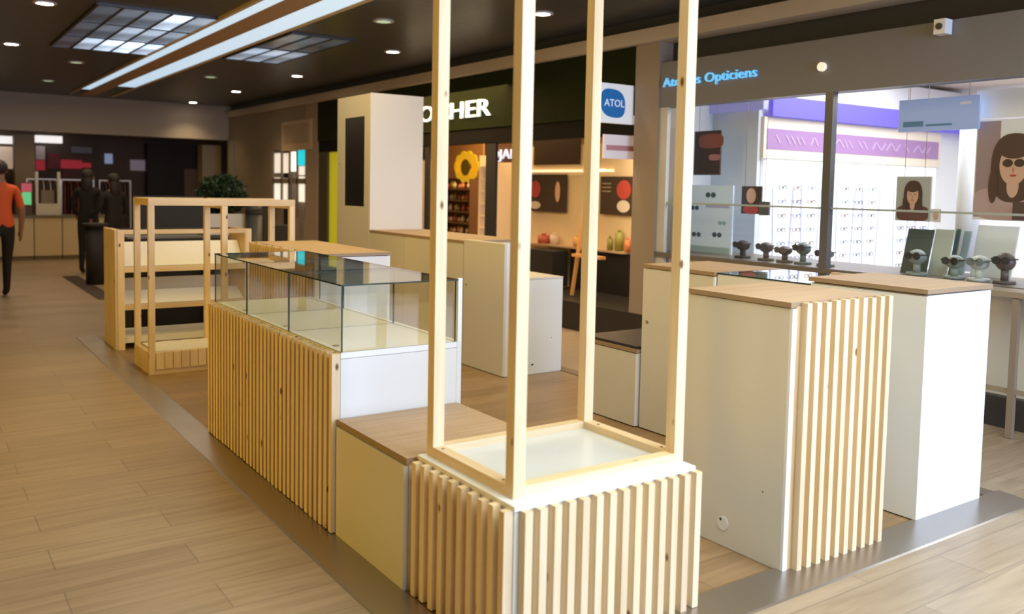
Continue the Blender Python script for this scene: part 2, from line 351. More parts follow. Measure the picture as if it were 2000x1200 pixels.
# --- front slatted pedestal with tall open pine frame
t = thing('slatted_display_stand', 'slatted pine pedestal with a tall open post frame, closest to the viewer', 'display stand', (.39, .3, 0))
part('pedestal_box', MB().box(.0, .775, .0, .612, .02, .505), mat('stand_white_core', (.80, .78, .70), .5), t)
part('top_board', MB().box(-.004, .785, -.006, .618, .505, .520), WHITEEDGE, t, .001, label='white top board edge')
slats(t, 'y', .018, .790, 14, -.034, -.001, .012, .506, .028)
slats(t, 'x', .004, .600, 10, -.036, -.001, .012, .506, .028)
FX0, FX1, FY0, FY1, PW = .030, .780, .052, .608, .045
for (x, y) in ((FX0, FY0), (FX1-PW, FY0), (FX0, FY1-PW), (FX1-PW, FY1-PW)):
    part('post', MB().box(x, x+PW, y, y+PW, .52, 2.46), PINE, t, .002)
for z0, z1 in ((.52, .556), (2.46, 2.505)):
    part('frame_rail', MB().box(FX0+PW*(z0 < 1), FX1-PW*(z0 < 1), FY0, FY0+PW, z0, z1), PINEX, t, .0015)
    part('frame_rail', MB().box(FX0+PW*(z0 < 1), FX1-PW*(z0 < 1), FY1-PW, FY1, z0, z1), PINEX, t, .0015)
    part('frame_rail', MB().box(FX0, FX0+PW, FY0+PW, FY1-PW, z0, z1), PINEY, t, .0015)
    part('frame_rail', MB().box(FX1-PW, FX1, FY0+PW, FY1-PW, z0, z1), PINEY, t, .0015)
part('display_plate', MB().box(FX0+PW, FX1-PW, FY0+PW, FY1-PW, .52, .528), ACRYL, t, label='glossy white display plate')
SCREW = mat('screw_hole', (.10, .05, .02), .6)
for x, y in ((.052, .53), (.052, .14), (.757, .14), (.757, .50)):
    part('screw', MB().cyl((x, y, .5555), .006, .0012, 12), SCREW, t)

# --- low white cabinet with oak top
t = thing('low_cabinet', 'low white cabinet with an oak top between slatted stand and glass counter', 'cabinet', (.26, .94, 0))
part('body', MB().box(-.025, .54, .64, 1.262, .004, .486), WHITE, t, .001)
part('door', MB().box(-.045, -.026, .645, 1.255, .006, .478), BEIGEP, t, .0012)
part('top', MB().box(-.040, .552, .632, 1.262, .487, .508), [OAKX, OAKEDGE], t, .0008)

# --- glass display counter
t = thing('glass_display_counter', 'long counter with slatted pine front and a glass display case on top', 'counter', (.27, 2.2, 0))
CG, CT = .79, 1.079
part('body', MB().box(-.022, .549, 1.268, 3.108, .006, .762), WHITE, t, .001)
part('case_floor', MB().box(-.022, .549, 1.268, 3.108, .764, CG), WHITEEDGE, t, .001)
part('back_panel', MB().box(.550, .575, 1.268, 3.108, .006, CG), WHITE, t, .001)
part('back_post', MB().box(.553, .575, 1.268, 1.285, CG, CT+.004), WHITEEDGE, t, .001)
slats(t, 'x', 1.268, 3.108, 34, -.062, -.024, .016, .786, .030)
def pane(name, mb, m, t): return part(name, mb, [m, GLEDGE], t)
def gpane(x0, x1, y0, y1, z0, z1, m, thin):
    mb = MB(); mb.box(x0, x1, y0, y1, z0, z1)
    for f in mb.bm.faces:
        f.normal_update(); f.material_index = 0 if abs(f.normal['xyz'.index(thin)]) > .9 else 1
    return mb
YD = [1.268, 1.893, 2.522, 3.108]
for i in range(3):
    pane('front_glass', gpane(-.021, -.015, YD[i]+.002, YD[i+1]-.002, CG, CT-.007, GLASS, 'x'), GLASS, t)
    pane('back_glass', gpane(.540, .545, YD[i]+.004, YD[i+1]-.004, CG, CT-.007, GLASS, 'x'), GLASS, t)
    pane('top_glass', gpane(-.022, .552, YD[i]+.0005, YD[i+1]-.0005, CT-.006, CT, GLASSTOP, 'z'), GLASSTOP, t)
    part('clip', MB().cyl((.025, YD[i]+.16, CG), .014, .003, 16), METAL, t)
for y in YD:
    yy = min(max(y, 1.271), 3.105)
    pane('divider_glass', gpane(-.014, .539, yy-.003, yy+.003, CG, CT-.007, GLASS, 'y'), GLASS, t)

# --- right slatted cabinet
t = thing('tall_cabinet', 'waist-high white cabinet with slatted pine end and oak top, right of the post frame', 'cabinet', (1.6, .27, 0))
part('body', MB().box(1.312, 1.893, .012, .545, .012, 1.056), WHITE, t, .001)
part('side_panel', MB().box(1.292, 1.311, .008, .545, .006, 1.054), BEIGEP, t, .001)
part('edge_strip', MB().box(1.2925, 1.318, -.008, .007, .008, 1.054), WHITEEDGE, t, .001)
part('slat_backing', MB().box(1.319, 1.90, -.006, .008, .010, 1.062), PINEB, t)
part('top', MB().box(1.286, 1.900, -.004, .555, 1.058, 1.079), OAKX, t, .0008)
slats(t, 'y', 1.345, 1.918, 10, -.036, -.007, .004, 1.076, .028)
part('cable_cap', MB().cyl((1.2915, .302, .105), .030, -.004, 28, axis='x'), WHITE, t, label='round plastic cable cap')
part('cap_notch', MB().cyl((1.2873, .312, .120), .006, -.001, 12, axis='x'), SHADOWGAP, t)
part('screw', MB().cyl((1.2915, .101, .30), .003, -.001, 10, axis='x'), SHADOWGAP, t)

# --- far right white cabinet
t = thing('tall_cabinet', 'plain white cabinet with oak top, farthest right', 'cabinet', (2.55, .34, 0))
part('body', MB().box(2.290, 2.828, .036, .648, .012, 1.050), WHITE, t, .001)
part('end_panel', MB().box(2.282, 2.832, .018, .035, .006, 1.050), WHITEEDGE, t, .001)
part('side_panel', MB().box(2.272, 2.289, .019, .640, .010, 1.046), WHITE, t, .001)
part('shadow_gap', MB().box(2.30, 2.82, .045, .64, 1.050, 1.057), SHADOWGAP, t)
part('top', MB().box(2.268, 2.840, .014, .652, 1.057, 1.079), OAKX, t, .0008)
for x, z in ((2.42, .46), (2.70, .52), (2.62, .22)):
    part('screw', MB().cyl((x, .0175, z), .003, -.0012, 8, axis='y'), mat('filled_hole', (.6, .6, .55), .5), t)

# --- glass topped case between
t = thing('glass_top_case', 'white case with a flush glass top behind the slatted cabinet', 'display case', (2.56, .96, 0))
mb = MB(); mb.box(2.275, 2.295, .66, 1.268, .01, 1.034); mb.box(2.825, 2.845, .66, 1.268, .01, 1.034); mb.box(2.296, 2.824, .66, .68, .01, 1.034); mb.box(2.296, 2.824, 1.248, 1.268, .01, 1.034); mb.box(2.296, 2.824, .681, 1.247, .01, .80)
part('body', mb, WHITE, t)
part('top_glass', gpane(2.273, 2.848, .658, 1.270, 1.035, 1.043, GLASSTOP, 'z'), [GLASSTOP, GLEDGE], t)
part('rear_rail', MB().box(2.80, 2.845, .66, .90, 1.0435, 1.058), OAKY, t)

# --- D: tall cabinet with lock
t = thing('tall_cabinet', 'off-white cabinet with a small lock and oak top, behind the right post', 'cabinet', (2.56, 1.57, 0))
part('body', MB().box(2.284, 2.845, 1.279, 1.868, .012, 1.022), WHITE, t, .001)
dr = part('door', MB().box(2.263, 2.283, 1.292, 1.866, .012, 1.018), BEIGEP, t, .001)
part('lock', MB().cyl((2.2628, 1.82, .686), .010, -.004, 16, axis='x'), METAL, dr)
part('side_edge', MB().box(2.263, 2.283, 1.279, 1.291, .012, 1.018), WHITEEDGE, t)
part('top', MB().box(2.258, 2.850, 1.277, 1.872, 1.024, 1.045), OAKX, t, .0008)

# --- S: low cabinet with black top
t = thing('low_cabinet', 'low off-white cabinet with glossy black top, left of the locked cabinet', 'cabinet', (2.54, 2.13, 0))
part('body', MB().box(2.262, 2.845, 1.885, 2.42, .010, .478), WHITE, t, .001)
part('door', MB().box(2.241, 2.261, 1.888, 2.42, .012, .474), BEIGEP, t, .001)
part('top_edge', MB().box(2.238, 2.85, 1.880, 2.424, .480, .502), OAKEDGE, t, .0008)
part('black_top', MB().box(2.250, 2.845, 1.884, 2.42, .5025, .520), BLACKC2, t, .004)

# --- M: back counter
MX = 2.332
t = thing('partition_panel', 'tall off-white door panel with small lock at the end of the back counter', 'cabinet', (2.37, 3.82, 0))
dr = part('door', MB().box(MX, MX+.022, 3.514, 4.122, .010, 1.060), BEIGEP, t, .001)
part('lock', MB().cyl((MX-.0005, 4.075, .687), .009, -.004, 14, axis='x'), METAL, dr)
part('end_post', MB().box(MX+.024, MX+.064, 3.516, 4.122, .006, 1.062), WHITEEDGE, t, .001)
t = thing('low_cabinet', 'plain white cabinet standing behind the locked door panel', 'cabinet', (2.65, 3.8, 0))
part('body', MB().box(2.402, 2.888, 3.520, 4.10, .008, .764), WHITE, t, .001)
part('end_panel', MB().box(2.400, 2.905, 3.500, 3.519, .006, .770), WHITE, t, .001)
part('edge_strip', MB().box(2.889, 2.907, 3.520, 4.10, .006, .770), WHITEEDGE, t)
part('top', MB().box(2.400, 2.908, 3.500, 4.11, .772, .786), BEIGEP, t, .001)
part('cable_slot', MB().cyl((2.610, 3.4995, .083), .022, -.003, 20, axis='y'), WHITEEDGE, t)
part('slot_hole', MB().box(2.598, 2.622, 3.4945, 3.4962, .078, .090), SHADOWGAP, t)
part('screw', MB().cyl((2.80, 3.4995, .289), .004, -.001, 8, axis='y'), SHADOWGAP, t)
ys = [4.128, 5.20, 5.944]
for i, lb in ((0, 'off-white base cabinet of the back counter beside the locked door panel'), (1, 'off-white base cabinet of the back counter next to the tall cabinet')):
    t = thing('base_cabinet', lb, 'cabinet', (2.63, (ys[i]+ys[i+1])/2, 0))
    part('body', MB().box(MX+.021, 2.93, ys[i]+.002, ys[i+1]-.002, .008, 1.028), WHITE, t)
    part('front_panel', MB().box(MX, MX+.020, ys[i]+.003, ys[i+1]-.003, .010, 1.028), BEIGEP, t, .001)
solo('worktop', MB().box(MX-.004, 2.95, 4.130, 5.944, 1.030, 1.052), OAKY, 'long oak worktop on the back counter beside the tall cabinet', 'worktop', .0008)
t = thing('tall_media_cabinet', 'tall white cabinet with a dark rectangular opening in its side', 'cabinet', (2.63, 6.35, 0))
part('end_panel', MB().box(MX+.002, 2.93, 5.947, 5.965, .006, 2.425), WHITE, t, .001)
yo0, yo1, zo0, zo1 = 6.085, 6.575, 1.28, 2.20
mb = MB(); mb.box(MX, MX+.02, 5.966, yo0, .006, 2.42); mb.box(MX, MX+.02, yo1, 6.76, .006, 2.42); mb.box(MX, MX+.02, yo0, yo1, .006, zo0); mb.box(MX, MX+.02, yo0, yo1, zo1, 2.42)
part('side_panel', mb, BEIGEP, t)
part('body', MB().box(MX+.05, 2.93, 5.966, 6.76, .006, 2.42), WHITE, t)
part('dark_screen', MB().box(MX+.006, MX+.049, yo0+.001, yo1-.001, zo0+.001, zo1-.001), BLACKP, t, .006, label='black screen set into the side')
part('lock', MB().cyl((MX-.0005, 6.70, 1.72), .008, -.004, 12, axis='x'), METAL, t)

# --- H: slatted counter behind the glass case
t = thing('slatted_counter', 'oak topped counter with slatted pine side, between glass counter and tall cabinet', 'counter', (.92, 3.8, 0))
part('body', MB().box(.655, 1.12, 3.145, 4.43, .010, 1.028), WHITE, t)
part('end_panel', MB().box(.650, 1.125, 3.125, 3.144, .006, 1.032), WHITE, t, .001)
part('edge_strip', MB().box(1.126, 1.142, 3.127, 4.43, .006, 1.034), WHITEEDGE, t)
part('top', MB().box(.645, 1.150, 3.120, 4.44, 1.036, 1.056), OAKY, t, .0008)
slats(t, 'x', 3.13, 4.43, 24, .612, .643, .012, 1.054, .030)

# --- F: shelving frame on slatted plinth
t = thing('open_pine_frame', 'open pine post frame on a low slatted plinth behind the glass counter', 'shelf frame', (.58, 5.18, 0))
FY = (4.917, 5.452); pw = .045
for x in (0.0, .556, 1.115):
    for y in (FY[0], FY[1]-pw): part('post', MB().box(x, x+pw, y, y+pw, .004, 1.312), PINE, t, .002)
part('top_rail', MB().box(0, 1.16, FY[0], FY[0]+pw, 1.313, 1.366), PINEX, t, .0015)
part('top_rail', MB().box(0, 1.16, FY[1]-pw, FY[1], 1.313, 1.366), PINEX, t, .0015)
for x in (0, .556, 1.115): part('cross_rail', MB().box(x, x+pw, FY[0]+pw+.001, FY[1]-pw-.001, 1.290 if x else 1.313, 1.335 if x else 1.366), PINEY, t, .0015)
part('plinth_box', MB().box(.046, 1.114, FY[0]+.012, FY[1]-.012, .03, .165), PINEB, t)
part('plinth_rail', MB().box(.046, .555, FY[0]+.004, FY[0]+.0115, .004, .045), PINEX, t)
part('plinth_rail', MB().box(.602, 1.114, FY[0]+.004, FY[0]+.0115, .004, .045), PINEX, t)
# white film sheet with scalloped edge lying on the plinth
mb = MB(); nx = 24; P = []
for i in range(nx+1): P.append((.05+1.06*i/nx, FY[0]+.05+.006*math.sin(i*2.1), .166))
for i in range(nx+1): P.append((.05+1.06*(nx-i)/nx, FY[1]-.05+.008*math.sin(i*1.7), .166))
mb.prism(P, (0, 0, .012)); part('plinth_sheet', mb, mat('white_film', (.80, .76, .66), .5), t)
slats(t, 'y', .050, .552, 8, FY[0]-.012, FY[0]+.003, .046, .178, .0585)
slats(t, 'y', .606, 1.108, 8, FY[0]-.012, FY[0]+.003, .046, .178, .0585)
slats(t, 'x', FY[0]+.060, FY[1]-.055, 8, -.004, .030, .006, .178, .036)

# --- G: far slatted shelf unit
t = thing('slatted_shelf_unit', 'slatted pine shelf unit with white slanted shelves at the far end of the kiosk', 'shelf unit', (.59, 6.35, 0))
g0, g1 = 6.10, 6.63
part('stile', MB().box(.0, .055, g0, g0+.045, .004, 1.066), PINE, t, .0015)
part('stile', MB().box(1.125, 1.180, g0, g0+.045, .004, 1.066), PINE, t, .0015)
part('rail', MB().box(.056, 1.124, g0, g0+.045, 1.028, 1.066), PINEX, t, .0015)
part('rail', MB().box(.056, 1.124, g0, g0+.045, .690, .737), PINEX, t, .0015)
part('rail', MB().box(.056, 1.124, g0, g0+.045, .357, .400), PINEX, t, .0015)
part('bottom_board', MB().box(.056, 1.124, g0+.02, g1-.02, .06, .117), WHITEEDGE, t)
part('side_board', MB().box(.018, .052, g0+.046, g1, .004, 1.06), PINEB, t)
part('side_board', MB().box(1.128, 1.178, g0+.046, g1, .004, 1.06), PINEB, t)
for z0, z1, m in ((.74, .945, WHITEEDGE), (.402, .50, WHITEEDGE)):
    mb = MB(); mb.prism([(.058, g0+.05, z0), (.058, g0+.066, z0), (.058, g0+.266, z1), (.058, g0+.25, z1)], (1.065, 0, 0))
    part('slanted_shelf', mb, m, t)
part('back_board', MB().box(.056, 1.124, g1-.03, g1-.012, .44, .588), BEIGEP, t)
part('rear_rail', MB().box(.056, 1.124, g1-.04, g1, 1.03, 1.055), BLACKM, t)
slats(t, 'x', g0+.01, g1-.01, 12, -.022, -.001, .006, 1.066, .036)

# black cabinetry behind the shelf unit
t = thing('black_till_counter', 'black counter with grey recess seen through the far shelf unit', 'counter', (.6, 7.2, 0))
part('body', MB().box(.28, 1.35, 6.95, 7.5, .004, .93), BLACKM, t)
part('grey_tray', MB().box(.25, 1.0, 6.97, 7.4, .931, .95), mat('grey_tray', (.16, .15, .14), .4), t)
part('leg', MB().box(.30, .35, 6.90, 6.945, .004, .93), DKGREY, t)
part('leg', MB().box(.95, 1.0, 6.90, 6.945, .004, .93), DKGREY, t)
a = at(262, 386, y=7.9); b = at(397, 441, y=7.9)
t = thing('black_display_panel', 'large black panel standing behind the far shelf unit', 'panel', ((a.x+b.x)/2, 7.93, 0))
part('panel', MB().box(a.x, b.x, 7.9, 7.95, .05, a.z+.02), BLACKM, t, .003)
part('foot', MB().box(a.x+.05, a.x+.12, 7.75, 8.1, .002, .049), BLACKM, t)
part('foot', MB().box(b.x-.12, b.x-.05, 7.75, 8.1, .002, .049), BLACKM, t)

# planter with bush, bins
def leafball(c, rx, ry, rz, n, size, m0, seed=1):
    rn = random.Random(seed); mb = MB()
    for i in range(n):
        th = rn.uniform(0, 2*math.pi); u = rn.uniform(-1, 1); k = rn.uniform(.55, 1.0)
        s = math.sqrt(1-u*u); p = Vector((c[0]+rx*k*s*math.cos(th), c[1]+ry*k*s*math.sin(th), c[2]+rz*k*u))
        d = Vector((rn.uniform(-1, 1), rn.uniform(-1, 1), rn.uniform(-.3, 1))).normalized(); sd = d.orthogonal().normalized()*size*.3
        sd.rotate(Matrix.Rotation(rn.uniform(0, 6), 3, d)); up = sd.cross(d).normalized()*size*.08
        mb.bm.faces.new([mb.bm.verts.new(p), mb.bm.verts.new(p+d*size*.5+sd+up), mb.bm.verts.new(p+d*size), mb.bm.verts.new(p+d*size*.5-sd+up)])
    return mb
LEAF = mat('dark_leaf', (.020, .045, .014), .5)
a = at(408, 418, y=8.3); b = at(480, 446, y=8.3); cxp = (a.x+b.x)/2
t = thing('planter', 'white box planter with a dark green rounded bush', 'plant', (cxp, 8.5, 0))
mb = MB(); mb.prism([(a.x+.05, 8.32, .002), (b.x-.05, 8.32, .002), (b.x-.05, 8.68, .002), (a.x+.05, 8.68, .002)], (0, 0, .001))
pot = MB(); z0, z1 = .002, a.z
vs = [pot.bm.verts.new(p) for p in ((a.x+.06, 8.36, z0), (b.x-.06, 8.36, z0), (b.x-.06, 8.66, z0), (a.x+.06, 8.66, z0), (a.x, 8.3, z1), (b.x, 8.3, z1), (b.x, 8.72, z1), (a.x, 8.72, z1))]
for f in ((3,2,1,0),(4,5,6,7),(0,1,5,4),(1,2,6,5),(2,3,7,6),(3,0,4,7)): pot.bm.faces.new([vs[i] for i in f])
part('pot', pot, mat('white_pot', (.66, .60, .48), .4), t, .006)
tb = at(395, 410, y=8.5); te = at(490, 352, y=8.5)
part('foliage', leafball((cxp, 8.51, (tb.z+te.z)/2-.02), (te.x-tb.x)/2, .26, (te.z-tb.z)/2+.06, 2600, .07, LEAF, 4), LEAF, t)
part('soil', MB().box(a.x+.02, b.x-.02, 8.32, 8.70, z1-.03, z1+.004), mat('soil', (.03, .02, .012), .9), t)
c = at(496, 440, y=8.2); r = (at(512, 440, y=8.2).x-at(480, 440, y=8.2).x)/2
t = thing('litter_bin', 'round dark grey litter bin right of the white planter', 'bin', (c.x, 8.2, 0))
part('body', MB().cyl((c.x, 8.2, .002), r*.98, 1.13, 32), DKGREY, t); part('rim', MB().cyl((c.x, 8.2, 1.133), r*1.05, .03, 32), BLACKM, t)
part('lid', MB().cyl((c.x, 8.2, 1.164), r*1.0, at(496, 402, y=8.2).z-1.164, 32, r2=r*.93), DKGREY, t)
a = at(517, 405, y=8.4); b = at(527, 470, y=8.4)
solo('dark_post', MB().box(a.x-.03, b.x+.03, 8.38, 8.46, .002, a.z+.02), BLACKM, 'narrow dark post just right of the round litter bin', 'post', .003)
a = at(533, 441, y=8.7); b = at(566, 470, y=8.7)
solo('dark_box', MB().box(a.x, b.x+.06, 8.7, 9.0, .002, a.z), BLACKM, 'low dark box seen through the right bay of the pine frame', 'box', .004)

# ================================================================ RIGHT SHOP LINE (plane x = 4.35)
WX = 4.35
def yx(px, x=WX): return at(px, 300, x=x).y
GREEN = mat('dark_green_fascia', (.014, .019, .004), .7, spec=.08)
struct('wall_right_far', MB().box(WX, WX+.2, yx(597), 17.3, 2.15, 2.90), WALLB)
struct('wall_right_pier', MB().box(WX, WX+.25, yx(620), yx(597), 0, 2.90), mat('pier_brown', (.33, .25, .16), .6))
struct('wall_right_end', MB().box(WX, WX+.25, yx(530), 17.3, 0, 2.15), WALLB)
struct('wall_right_column', MB().box(WX-.02, WX+.3, yx(1285), yx(1240), .301, 2.90), mat('column_taupe', (.30, .23, .165), .5), .004)
struct('wall_right_green_fascia', MB().box(WX, WX+.15, yx(1240)+.001, yx(620)-.001, 2.23, 2.90), GREEN)
struct('trim_4', MB().box(WX+.02, WX+.15, yx(1240)+.001, yx(620)-.001, 2.05, 2.229), mat('under_fascia_black', (.010, .009, .007), .7, spec=.08))
struct('wall_right_grey_fascia', MB().box(WX, WX+.15, -6, yx(1285)-.001, 2.285, 2.70), GREYF)
solo('window_platform', MB().box(4.32, 5.19, yx(1285)+.01, 6.3, .002, .30), BLACKC2, 'black platform in the open shop window under the wooden easel', 'platform', .003)
solo('window_back_panel', MB().box(5.20, 5.24, 4.30, 6.3, .002, .775), BLACKC2, 'black back panel behind the easel in the shop window', 'panel', .002)
struct('ceiling_shops', MB().box(4.61, 11.9, -6, 17.2, 2.9, 3.0), mat('shop_ceiling', (.55, .45, .34), .7))
struct('wall_shop_back', MB().box(8.6, 8.7, yx(1285), 17.2, 0, 2.9), mat('warm_shop_wall', (.55, .36, .20), .6))
struct('wall_partition', MB().box(4.65, 8.6, yx(1240)-.12, yx(1240), 0, 2.9), mat('partition_white', (.78, .79, .78), .5))

def sign_thing(o, span, label):
    bpy.context.view_layer.update(); o.scale = (1, span/max(.01, o.dimensions.y), 1)
    t = thing('shop_sign', label, 'sign', tuple(o.location)); o.name = 'lettering'; o.parent = t; o.location = (0, 0, 0)
    return t
def text_mesh(name, s, height, depth, mat_, origin, axis, parent=None, label=None, squeeze=1.0):
    """axis 'x': on a wall facing -X (text runs towards -Y); axis 'y': on a wall facing -Y (text runs towards +X)"""
    cu = bpy.data.curves.new(name, 'FONT'); cu.body = s; cu.size = height*1.4; cu.extrude = depth/2; cu.resolution_u = 3
    o = bpy.data.objects.new(name+'_tmp', cu); COL.objects.link(o); bpy.context.view_layer.update()
    me = bpy.data.meshes.new_from_object(o.evaluated_get(bpy.context.evaluated_depsgraph_get())); bpy.data.objects.remove(o)
    for v in me.vertices:
        x, y, z = v.co.x*squeeze, v.co.y, v.co.z
        v.co = (-z, -x, y) if axis == 'x' else (x, -z, y)
    me.materials.append(mat_); ob = bpy.data.objects.new(name, me); COL.objects.link(ob)
    base = wloc(parent) if parent else Vector((0, 0, 0))
    if parent: ob.parent = parent
    ob.location = Vector(origin)-base
    if label: ob['label'] = label
    return ob
SIGNW = mat('lit_white_letters', (1, 1, 1), .4, emit=(.72, .88, .84), es=.85)
o = text_mesh('shop_sign', 'ROCHER', .215, .03, SIGNW, (WX-.017, 8.95, 2.375), 'x'); sign_thing(o, 8.95-6.87, 'glowing white capital letters on the dark green fascia')
SIGNC = mat('lit_blue_letters', (.2, .6, 1), .4, emit=(.10, .42, .75), es=.85)
o = text_mesh('shop_sign', 'Atol les Opticiens', .085, .02, SIGNC, (WX-.012, yx(1293), 2.47), 'x'); sign_thing(o, yx(1293)-yx(1474), 'glowing bright blue lettering on the grey fascia of the optician')
# round light and camera box on the grey fascia
p = at(1608, 131, x=WX)
solo('wall_lamp', MB().cyl((WX-.001, p.y, p.z), .035, -.03, 20, axis='x'), mat('lamp_glow', (.8, .75, .65), .4, emit=(1, .88, .7), es=.6), 'small round lamp on the grey fascia', 'lamp')
p = at(1843, 58, x=WX)
t = thing('security_camera', 'small white security device at the top of the grey fascia', 'security camera', (WX-.05, p.y, p.z-.05))
part('housing', MB().box(WX-.09, WX-.001, p.y-.06, p.y+.02, 2.60, 2.70), WHITEEDGE, t, .006); part('eye', MB().cyl((WX-.0905, p.y-.02, 2.65), .022, -.012, 16, axis='x'), DKGREY, t)
# hanging square sign with blue rounded emblem
ySg = 4.30; a = at(1168, 160, y=ySg); b = at(1243, 244, y=ySg)
t = thing('hanging_sign', 'square white projecting sign with blue rounded emblem by the taupe column', 'sign', ((a.x+b.x)/2, ySg, b.z))
part('board', MB().box(a.x-.10, b.x-.01, ySg, ySg+.05, b.z, a.z), mat('sign_white', (.80, .80, .78), .4, emit=(.9, .93, 1), es=.28), t, .004)
cxs = (a.x+b.x)/2-.06; czs = (a.z+b.z)/2; mb = MB(); P = []
for i in range(40):
    th = 2*math.pi*i/40; P.append((cxs+.155*math.copysign(abs(math.cos(th))**.75, math.cos(th)), ySg-.004, czs+.135*math.copysign(abs(math.sin(th))**.75, math.sin(th))+.02*math.cos(th)*-1))
mb.prism(P, (0, .0035, 0)); part('emblem', mb, mat('emblem_blue', (.01, .10, .30), .4, emit=(.01, .12, .35), es=.5), t)
text_mesh('emblem_text', 'ATOL', .07, .003, mat('emblem_white', (.7, .8, .9), .4, emit=(.7, .8, .9), es=.4), (cxs-.11, ySg-.006, czs-.03), 'y', t)
part('bracket', MB().box(b.x-.01, WX-.021, ySg+.01, ySg+.04, a.z-.03, a.z+.0), BLACKM, t)
# second panel under it
a = at(1180, 262, y=4.36); b = at(1240, 312, y=4.36)
t = thing('hanging_notice', 'small white and pink notice below the blue emblem sign', 'sign', ((a.x+b.x)/2, 4.38, b.z))
part('board', MB().box(a.x, b.x, 4.36, 4.38, b.z, a.z), mat('notice_white', (.78, .72, .72), .5, emit=(.9, .8, .8), es=.15), t, .002)
part('pink_band', MB().box(a.x+.03, b.x, 4.355, 4.359, b.z+.08, b.z+.13), mat('notice_pink', (.60, .28, .30), .5), t)
part('bracket', MB().box(b.x, WX-.021, 4.362, 4.378, b.z+.1, b.z+.12), BLACKM, t)

# framed board and lit entrance glazing far right wall
a = at(553, 240, x=WX); b = at(610, 292, x=WX)
t = thing('framed_board', 'beige framed board high on the brown far wall', 'board', (WX-.02, (a.y+b.y)/2, b.z))
part('frame', MB().box(WX-.03, WX-.001, b.y, a.y, b.z, a.z), mat('board_frame', (.48, .34, .20), .5), t, .004)
part('panel', MB().box(WX-.034, WX-.0305, b.y+.12, a.y-.12, b.z+.12, a.z-.06), mat('board_panel', (.34, .25, .16), .5), t)
GLOW = mat('lit_glazing', (1, .97, .9), .4, emit=(1, .93, .80), es=.85)
for i, (p0, p1, q0, q1, s) in enumerate(((532, 547, 300, 338, .6), (549, 562, 300, 338, .55), (565, 577, 297, 335, 1.3), (580, 594, 325, 342, .7), (534, 545, 347, 395, .8), (552, 559, 348, 395, .7), (582, 594, 345, 395, .8))):
    a = at(p0, q0, x=WX+.05); b = at(p1, q1, x=WX+.05)
    solo('window_light_panel', MB().box(WX+.05, WX+.08, b.y, a.y, b.z, a.z), mat('lit_panel_%d' % i, (1, .97, .9), .4, emit=(1, .90, .76), es=s), 'lit glass panel in the far right shop window, ' + ['upper left', 'upper second from left', 'upper brightest', 'upper right under the cyan sign', 'lower left', 'lower narrow second', 'lower right'][i], 'window panel', group='lit panels of the far shop window')
a = at(581, 294, x=WX+.03); b = at(596, 323, x=WX+.03)
solo('cyan_sign', MB().box(WX+.02, WX+.045, b.y, a.y, b.z, a.z), mat('cyan_sign', (0, .6, .7), .4, emit=(.02, .62, .72), es=.9), 'small glowing cyan square sign over the far shop window', 'sign')
mb = MB(); 
for p in (531, 548, 563.5, 578.5, 596): mb.box(WX+.01, WX+.04, yx(p)-.03, yx(p)+.03, .9, 2.14)
mb.box(WX+.01, WX+.04, yx(596), yx(531), 1.50, 1.60)
struct('window_1', mb, mat('window_mullion', (.20, .16, .12), .5))
struct('wall_behind_window', MB().box(WX+.4, WX+.5, yx(597), yx(530), 0, 2.15), mat('window_back', (.35, .30, .24), .6))
# yellow green lit display at left end of green shop
a = at(641, 300, x=WX+.25); b = at(664, 460, x=WX+.25)
solo('yellow_light_wall', MB().box(WX+.07, WX+.10, yx(664, WX+.07), yx(641, WX+.07), .30, 2.045), mat('yellow_green_wall', (.45, .42, .02), .5, emit=(.40, .34, .01), es=.6), 'yellow green lit panel at the left end of the green shop', 'display panel')
solo('green_shop_door_post', MB().box(WX+.02, WX+.06, yx(637), yx(620), .002, 2.05), mat('dark_olive', (.05, .045, .01), .5), 'dark olive door post left of the yellow green panel', 'door post')

